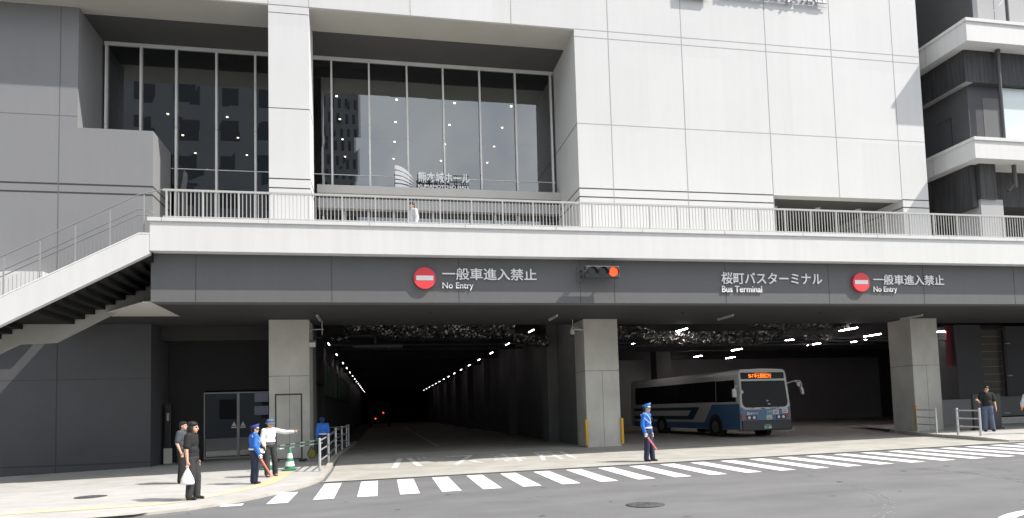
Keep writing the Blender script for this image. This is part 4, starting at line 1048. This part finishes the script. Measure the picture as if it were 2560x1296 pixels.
def cone(loc, label):
    t = thing('traffic_cone', label, 'traffic cone', loc, 0, 'green traffic cones')
    b = MB()
    pr = [(.19,.04),(.16,.12),(.128,.24)]; b.lathe((0,0,0), [(.16,.02),(.155,.12)], 'conegreen'); b.lathe((0,0,0), [(.155,.12),(.122,.27)], 'conewhite'); b.lathe((0,0,0), [(.122,.27),(.100,.38)], 'conegreen'); b.lathe((0,0,0), [(.100,.38),(.068,.54)], 'conewhite'); b.lathe((0,0,0), [(.068,.54),(.045,.66),(.04,.70),(0,.70)], 'conegreen'); b.build('body', t)
    b = MB(); b.box(-.22, .22, -.22, .22, 0, .035, 'conegreen'); b.build('foot', t, .012)
    return t
cone((-2.95,1.45,H(-2.95,1.45)+.056), 'green and white traffic cone in front of the left column')
cone((-3.72,1.95,H(-3.7,1.95)+.056), 'green traffic cone half hidden behind the pointing person')
for y0, z0, y1, z1, lab in ((1.5,.50,2.9,.66,'upper green and white striped bar between cone and fence'), (1.35,.40,2.75,.55,'lower green and white striped bar resting on the cone')):
    t = thing('cone_bar', lab, 'bar', (-3.75,y0,z0)); p = Vector((0,0,0)); q = Vector((1.75,y1-y0,z1-z0)); n = 12; b = MB()
    for i in range(n): b.tube(p+(q-p)*i/n, p+(q-p)*(i+1)/n, .022, 'conewhite' if i % 2 else 'conegreen', 10)
    for e in (p, q): b.ball(e, .035, 'black')
    b.build('bar', t)
for x, lab in ((7.96,'yellow corner guard on the left edge of the middle column'), (9.44,'yellow corner guard on the right edge of the middle column'), (22.95,'yellow corner guard on the left edge of the right column')):
    b = MB(); b.box(-.05, .05, -.05, .05, 0, 1.02, 'yellow'); o = b.build('corner_guard', loc=(x, 3.955, H(x,3.95)+(.10 if x < 20 else .22)), bevel=.012); tag(o, lab, 'corner guard', 'yellow corner guards')

# ------------------------------------------------------------------ right kerb island and the walls beyond
b = MB()
KR = [(23.6,6.4),(21.68,2.4),(21.28,-.1),(21.05,-1.3),(21.25,-2.05),(22.2,-2.3),(60,-2.3)]
tops = [(x, y, H(x,y)+(.13 if y > -1.5 else .06)) for x, y in KR]
for (x0,y0,z0),(x1,y1,z1) in zip(tops, tops[1:]): b.quad((x0,y0,H(x0,y0)-.1), (x1,y1,H(x1,y1)-.1), (x1,y1,z1), (x0,y0,z0), 'kerb')
rows = [(-2.3,22.2,.06),(-2.05,21.25,.06),(-1.3,21.05,.13),(-.1,21.28,.13),(1.0,21.42,.13),(2.4,21.68,.13),(3.5,22.2,.13),(4.5,22.68,.13),(6.4,23.6,.13),(12,26,.13)]
n = 14
for (y0,xa,h0),(y1,xb,h1) in zip(rows, rows[1:]):
    for i in range(n):
        f0 = (i/n)**1.6; f1 = ((i+1)/n)**1.6; q = []
        for y, xl, f_, h_ in ((y0,xa,f0,h0),(y0,xa,f1,h0),(y1,xb,f1,h1),(y1,xb,f0,h1)):
            x = xl+(60-xl)*f_; q.append((x, y, H(x,y)+h_))
        b.add(q, [(0,1,2,3)], 'kerb' if i == 0 and xa < 0 else 'pave')
kind(b.build('kerb_island'), 'structure')
t = thing('right_lower_wall', 'low grey concrete wall with brown panelled wall and dark pier behind the right column', 'wall', (28,8,0))
MB().box(-1.0, 2.35, 0, .2, -.4, 1.42, 'grey').build('low_wall', t)
b = MB(); b.box(3.0, 4.55, .6, .9, 1.3, 5.3, 'brown')
for i in range(10): b.box(3.0, 4.55, .59, .61, 1.5+.40*i, 1.515+.40*i, 'jointgrey')
b.build('panelled_wall', t)
b = MB(); b.box(1.45, 3.0, .3, 1.5, -.4, 5.3, 'lowgrey'); b.build('pier', t)
b = MB(); b.box(1.1, 1.45, .5, .6, 3.2, 5.3, 'redpanel'); b.build('red_panel', t)
b = MB(); b.tube((4.5,.4,1.5), (4.5,.4,5.2), .09, 'black', 12); b.tube((3.0,.35,5.1), (4.6,.35,5.1), .05, 'black', 8)
for z in (2.6,4.3): b.tube((4.45,.28,z), (4.75,.28,z), .03, 'steel', 8)
b.build('drain_pipe', t)
b = MB(); b.box(3.0, 14, .2, .5, .5, 1.5, 'fascia'); b.box(3.0, 14, .15, .55, -.4, .38, 'raw'); b.box(3.0, 14, .12, .5, .38, .42, 'steel'); b.box(4.0,4.35,.18,.2,.62,.68,'cladlight'); b.build('plinth', t)
b = MB(); b.box(4.6, 14, 1.0, 1.2, -.4, 5.3, 'lowgrey'); b.build('rear_wall', t)
t = thing('display_board', 'dark standing board behind the person in jeans', 'board', (25.3,2.6,H(25.3,2.6)+.13)); MB().box(-.75, .62, 0, .12, .05, 1.5, 'dark').build('panel', t, .02); MB().box(-.8, .67, -.05, .17, 0, .06, 'black').build('base', t)

# ------------------------------------------------------------------ neighbouring building on the right
t = thing('neighbouring_building', 'dark building with white balconies behind the right end of the deck', 'building', (26,3,0))
def nb(b, name, parent=t, **kw):
    b.v = [(v[0]-26, v[1]-3, v[2]) for v in b.v]; return b.build(name, parent, **kw)
for z0, z1 in ((17.25,18.14),(11.94,12.74)):
    b = MB(); b.box(25.68, 60, 2.7, 13, z0, z1, 'deckwhite')
    b.box(25.675, 25.685, 5.0, 5.02, z0, z1, 'jointgrey'); b.box(25.675, 25.685, 8.0, 8.02, z0, z1, 'jointgrey')
    bal = nb(b, 'balcony'); b = MB(); b.box(25.62, 60, 2.64, 13, z1, z1+.14, 'deckwhite'); nb(b, 'coping', bal)
b = MB(); b.box(26.95, 45, 3.5, 13, 18.28, 30, 'cladlight'); b.box(26.90, 26.949, 3.52, 13, 18.28, 30, 'upceil')  # darker sheet on the left face paints its shade; front coloured as lit
for z in (20.1,): b.box(26.95, 45, 3.49, 3.5, z, z+.02, 'joint')
b.box(28.1, 28.12, 3.49, 3.5, 18.28, 30, 'jointgrey'); nb(b, 'upper_wall')
b = MB(); b.box(26.55, 28.27, 3.7, 13, 12.88, 17.25, 'lowgrey'); b.box(28.27, 45, 3.9, 13, 12.88, 17.25, 'lowgrey'); b.box(26.52, 26.549, 3.7, 13, 12.88, 17.25, 'upceil')
b.box(27.3, 28.2, 3.69, 3.7, 12.88, 15.2, 'fascia'); nb(b, 'wall')
b = MB(); b.box(26.40, 45, 3.40, 3.69, 15.75, 17.24, 'ribbed'); b.box(26.18, 26.4, 3.40, 8.2, 15.75, 17.24, 'ribbed'); b.box(26.18, 26.55, 3.41, 8.2, 15.73, 15.749, 'cladlight'); nb(b, 'ribbed_band')  # pale sheet below the band paints its lit underside
b = MB(); b.box(28.30, 45, 3.66, 3.7, 12.9, 15.72, 'frosted'); b.box(28.24, 28.3, 3.62, 3.7, 12.9, 15.74, 'blackm'); nb(b, 'window')
b = MB(); b.box(26.50, 26.52, 4.7, 5.5, 12.88, 14.6, 'lowgrey'); b.box(26.495, 26.52, 4.66, 4.7, 12.88, 14.64, 'blackm'); b.box(26.495, 26.52, 4.66, 5.5, 14.6, 14.64, 'blackm'); nb(b, 'side_door')
b = MB(); b.tube((27.78,3.2,12.88), (27.78,3.2,17.24), .075, 'pipe', 12); b.tube((27.78,3.2,17.05), (27.78,3.2,17.24), .11, 'pipe', 12); nb(b, 'drain_pipe')
b = MB(); b.tube((28.2,2.95,18.3), (28.2,2.95,30), .07, 'pipe', 12); b.path([(28.2,2.95,19.6),(27.8,3.0,19.2),(27.6,3.3,18.9)], .02, 'alum'); nb(b, 'riser_pipe')
b = MB(); b.box(26.45, 27.3, 3.3, 4.0, 10.35, 11.94, 'ribbed'); b.box(27.3, 45, 4.2, 4.5, 10.3, 11.94, 'ribbed'); b.box(26.2, 26.45, 3.5, 8.5, 10.0, 11.94, 'ribbed'); nb(b, 'lower_ribbed_band')
b = MB(); b.box(26.50, 27.68, 3.4, 4.6, 7.0, 10.35, 'cladlight'); nb(b, 'pillar')
b = MB(); b.box(24.4, 60, 12.8, 13, 7.0, 30, 'dark'); b.box(27.68, 45, 6, 6.2, 7.0, 11.94, 'dark'); b.box(24.4, 27, 9, 9.2, 7, 10.2, 'fascia'); b.box(27.7,45,4.5,6,10.3,10.4,'dark'); nb(b, 'rear_wall')
b = MB(); b.tube((28.3,3.3,10.9), (28.3,3.3,11.94), .09, 'pipe', 12); b.tube((28.3,3.3,11.1), (28.0,3.4,10.75), .06, 'pipe', 10); nb(b, 'short_pipe')

# ------------------------------------------------------------------ buildings across the street, seen mirrored in the glass
t = thing('office_block', 'grey office block across the road, mirrored in the left windows', 'building', (-34,-52,-.8))
b = MB(); b.box(-26, 23.5, -18, 0, 0, 46, 'oppwall'); b.build('wall', t)
for f_ in range(10):
    b = MB()
    for i in range(10): b.box(-24.5+4.9*i, -22.2+4.9*i, -.05, .03, 2.2+4.4*f_, 4.6+4.4*f_, 'oppwin')
    b.build('window_row', t)
t = thing('lattice_tower', 'slim tower block with a dark window grid, mirrored in the centre window', 'building', (-4.6,-54,-.6))
b = MB(); b.box(-2.6, 2.0, -10, 0, 0, 75, 'oppwall'); b.build('wall', t)
b = MB()
for f_ in range(36):
    for i in range(5): b.box(-2.4+.9*i+(.2 if f_ % 2 else 0), -2.05+.9*i+(.2 if f_ % 2 else 0), -.05, .04, 1+2.0*f_, 2.3+2.0*f_, 'oppwin')
b.build('window_grid', t)

# ------------------------------------------------------------------ the bus
def make_bus(loc, rz):
    t = thing('city_bus', 'blue and white city bus with lit destination board leaving the terminal', 'bus', loc, rz)
    Wd, Ln, Z0, Z1 = 1.33, 11.8, .34, 3.08
    # body shell: cross-section with rounded roof edges, front slightly raked above the belt line
    prof = [(-Wd,Z0),(-Wd,1.5),(-Wd+.02,2.2),(-Wd+.05,2.86),(-Wd+.09,3.0),(-Wd+.22,Z1),(0,Z1+.035),(Wd-.22,Z1),(Wd-.09,3.0),(Wd-.05,2.86),(Wd-.02,2.2),(Wd,1.5),(Wd,Z0)]
    def rake(z): return 0 if z < 1.15 else (z-1.15)*.10
    b = MB(); n = len(prof)
    ysec = [0,.10,.35,2.0,5,8,11.0,Ln]; shrink = [.965,.99,1,1,1,1,1,.985]
    vs = [(x*s_, (rake(z)+y if y < .4 else y), z) for y, s_ in zip(ysec, shrink) for x, z in prof]; fs = []; mats = []
    for j in range(len(ysec)-1):
        for i in range(n-1): fs.append((j*n+i, j*n+i+1, (j+1)*n+i+1, (j+1)*n+i))
    b.add(vs, [f for f in fs], 'buswhite'); b.add(vs[-n:], [tuple(range(n))], 'buswhite'); b.add(vs[:n], [tuple(range(n-1,-1,-1))], 'buswhite')
    body = b.build('body', t)
    def P(x, z, o=.0): return (x, rake(z)-o, z)         # a point on the front, o proud of it
    def fpanel(b, pts, o, k): b.add([P(x, z, o) for x, z in pts], [tuple(range(len(pts)))], k)
    # blue front below the windscreen
    b = MB(); w = Wd*.965
    fpanel(b, [(-w,.62),(w,.62),(w,1.36),(-w,1.36)], .006, 'busblue'); b.build('front_panel', t)
    # windscreen with white surround
    def rr(x0, x1, z0, z1, r, rb, n=5):
        pts = []
        for cx, cz, a0, rad in ((x0+rb,z0+rb,180,rb),(x1-rb,z0+rb,270,rb),(x1-r,z1-r,0,r),(x0+r,z1-r,90,r)):
            for i in range(n+1): a = R(a0+90*i/n); pts.append((cx+rad*math.cos(a), cz+rad*math.sin(a)))
        return pts
    b = MB(); q = rr(-w+.0, w-.0, 1.26, 3.0, .10, .30); fpanel(b, [(x*(1-.06*(z-1.26)/1.8), z-.03*(1-abs(x)/w)*(z < 1.6)) for x, z in q], .012, 'buswhite'); sur = b.build('windscreen_surround', t)
    b = MB(); q = rr(-w+.09, w-.09, 1.35, 2.55, .05, .24); fpanel(b, [(x*(1-.05*(z-1.3)/1.3), z-.03*(1-abs(x)/w)*(z < 1.7)) for x, z in q], .018, 'busglass'); ws = b.build('windscreen', t)
    b = MB()
    for x0 in (-.75, .55): b.tube(P(x0,1.30,.03), P(x0+.42,1.42,.035), .012, 'black', 6)
    b.tube(P(-.25,1.29,.03), P(-.05,1.29,.03), .02, 'black', 6); b.tube(P(.25,1.29,.03), P(.5,1.29,.03), .02, 'black', 6); b.build('wiper', ws)
    b = MB(); b.ball(P(.12,1.62,.004), .09, 'cladlight', .02, .06); b.ball(P(.2,1.48,.004), .12, 'cladlight', .02, .05); b.build('dashboard_item', ws)
    b = MB(); q = rr(-w*.93+.06, w*.93-.06, 2.64, 2.94, .04, .04); fpanel(b, q, .018, 'busglass'); db = b.build('destination_board', t)
    def fit(name, s, rect, o, k, par, bold=.01):
        to = text_obj(name, s, rect, 0, .004, k, par, bold)
        for v in to.data.vertices: v.co.y = rake(v.co.z)-o+v.co.y
        return to
    fit('route_text', 'S5-7', (-.72,-.46,2.70,2.86), .022, 'amber', db, .012); fit('destination_text', '中土部田口行', (-.42,.46,2.68,2.88), .022, 'amber', db, .006); fit('via_text', '------------', (-.42,.3,2.895,2.905), .022, 'amber', db)
    # lamps
    for s in (-1, 1):
        b = MB(); x0, x1 = sorted((s*.50, s*1.02)); fpanel(b, [(x0,.80),(x1,.80),(x1,.98),(x0,.98)], .012, 'black'); hl = b.build('headlight', t)
        for xc in (s*.64, s*.88):
            b = MB(); b.tube(P(xc,.89,.0), P(xc,.89,.03), .07, 'headlamp', 14); b.build('lamp', hl)
        b = MB(); b.box(min(s*1.10,s*1.26), max(s*1.10,s*1.26), -.03, .12, .84, 1.03, 'indicator'); b.build('indicator', t, .02)
        b = MB(); b.box(min(s*.7,s*1.05), max(s*.7,s*1.05), -.06, .0, .55, .66, 'lens'); b.build('fog_lamp', t, .01)
    b = MB(); b.box(-1.27, 1.27, -.08, .35, .30, .76, 'blackm'); bm = b.build('bumper', t, .04)
    b = MB(); b.box(-.2, .2, -.095, -.08, .36, .58, 'conegreen'); pl_ = b.build('number_plate', bm)
    text_obj('plate_number', '31-48', (-.18,.18,.38,.50), -.096, .004, 'lettering', pl_, .02); text_obj('plate_region', '熊本22', (-.1,.1,.52,.565), -.096, .004, 'lettering', pl_)
    # stickers and operator name
    for x0, x1, z0, z1, k in ((.02,.33,1.00,1.20,'stkblue'),(.35,.66,1.0,1.22,'stkwhite'),(.0,.30,.78,.98,'stkgreen'),(.84,1.14,1.05,1.27,'stkwhite')):
        b = MB(); fpanel(b, [(x0,z0),(x1,z0),(x1,z1),(x0,z1)], .012, k)
        kk = 'inkred' if x0 > .8 else 'ink'
        for i in range(2 if k == 'stkwhite' else 1): fpanel(b, [(x0+.05,z0+.05+.08*i),(x1-.06,z0+.05+.08*i),(x1-.06,z0+.08+.08*i),(x0+.05,z0+.08+.08*i)], .014, kk)
        b.build('sticker', t)
    fit('operator_name', '産交バス', (-.82,-.42,1.03,1.12), .010, 'lettering', t, .02)
    b = MB(); fpanel(b, [(-.98,1.02),(-.86,1.02),(-.86,1.13),(-.98,1.13)], .011, 'lettering'); fpanel(b, [(-.95,1.05),(-.89,1.05),(-.89,1.10),(-.95,1.10)], .013, 'busblue'); b.build('emblem', t)
    # the side in view (image left) and the far side
    for s in (-1, 1):
        X = s*(Wd+.006); X2 = s*(Wd+.012); X3 = s*(Wd+.018)
        def sp(b, pts, x, k): b.add([(x-s*max(0, z-1.5)*.0286, y, z) for y, z in pts], [tuple(range(len(pts)))], k)
        b = MB(); sp(b, [(.02,.36),(3.4,.36),(2.35,1.52),(.04,1.52)], X, 'busblue'); b.build('side_panel', t)
        b = MB(); sp(b, [(2.5,.36),(11.38,.36),(11.38,.66),(2.9,.66)], X, 'busblue'); sp(b, [(4.2,.80),(11.3,.80),(11.3,1.42),(3.5,1.42)], X2, 'busteal'); sp(b, [(4.7,.98),(11.3,.98),(11.3,1.26),(4.35,1.26)], X3, 'buswhite'); b.build('side_stripe', t)
        b = MB(); sp(b, [(.28,1.62),(1.95,1.62),(1.95,2.62),(.42,2.62)], X, 'busglass'); b.build('driver_window', t)
        b = MB(); sp(b, [(2.0,1.64),(11.1,1.64),(11.1,2.64),(2.0,2.64)], X, 'busglass')
        for y in (4.0,6.0,8.0,9.6): sp(b, [(y,1.64),(y+.05,1.64),(y+.05,2.64),(y,2.64)], X2, 'black')
        b.build('side_window', t)
        for y in (2.1, 7.7):
            b = MB(); b.tube((s*(Wd-.24),y,.46), (s*(Wd+.015),y,.46), .60, 'black', 28); wl = b.build('wheel_arch', t)
            b = MB(); b.tube((s*(Wd-.25),y,.46), (s*(Wd+.03),y,.46), .47, 'tyre', 28); b.build('tyre', wl)
            b = MB(); b.tube((s*(Wd-.2),y,.46), (s*(Wd+.04),y,.46), .27, 'rim', 20); b.tube((s*Wd,y,.46), (s*(Wd+.07),y,.46), .12, 'rim', 14); b.build('rim', wl)
    # mirrors on their arms
    b = MB(); b.path([(-Wd+.05,.15,2.2),(-Wd-.18,-.12,2.32),(-Wd-.26,-.1,2.3),(-Wd-.3,-.1,2.2)], .025, 'buswhite', 8); b.path([(-Wd+.06,.1,2.75),(-Wd+.03,-.05,2.3),(-Wd+.08,-.08,2.1)], .025, 'buswhite', 8); m_ = b.build('mirror_arm', t)
    b = MB(); b.box(-Wd-.42, -Wd-.22, -.16, -.06, 1.82, 2.2, 'buswhite'); b.build('mirror', m_, .03); b = MB(); b.tube((-Wd+.08,-.1,2.05), (-Wd+.08,-.04,2.05), .08, 'buswhite', 14); b.build('round_mirror', m_)
    b = MB(); b.path([(Wd-.05,.15,2.42),(Wd+.2,-.1,2.52),(Wd+.42,-.16,2.50),(Wd+.48,-.18,2.35),(Wd+.46,-.18,2.15)], .028, 'buswhite', 8); b.path([(Wd+.2,-.1,2.5),(Wd+.38,-.16,2.3),(Wd+.42,-.18,2.15)], .022, 'buswhite', 8); m_ = b.build('mirror_arm', t)
    b = MB(); b.prism_y([(Wd+.38,2.2),(Wd+.5,2.2),(Wd+.56,1.9),(Wd+.46,1.88)], -.26, -.14, 'buswhite'); b.build('mirror', m_, .02); b = MB(); b.ball((Wd+.3,-.2,2.36), .09, 'buswhite', .05, .12); b.build('round_mirror', m_)
    return t
make_bus((17.19,6.3,-.02), R(3.4))
t = thing('distant_bus', 'dark vehicle with two orange lamps deep inside the lane', 'bus', (-.15,60,-.03))
b = MB(); b.box(-1.25, 1.25, 0, 9, .35, 3.0, 'dark'); b.build('body', t, .1); MB().box(-1.1, 1.1, -.02, -.005, 1.85, 2.8, 'dark').build('rear_window', t)
for x, z in ((.43,1.66),(-.47,1.0)):
    b = MB(); b.tube((x,-.06,z), (x,.0,z), .085, 'tail', 14); b.build('tail_lamp', t)
for x in (-1.05, 1.05):
    b = MB(); b.tube((x-.12,.9,.46), (x+.12,.9,.46), .46, 'tyre', 18); b.build('wheel', t)
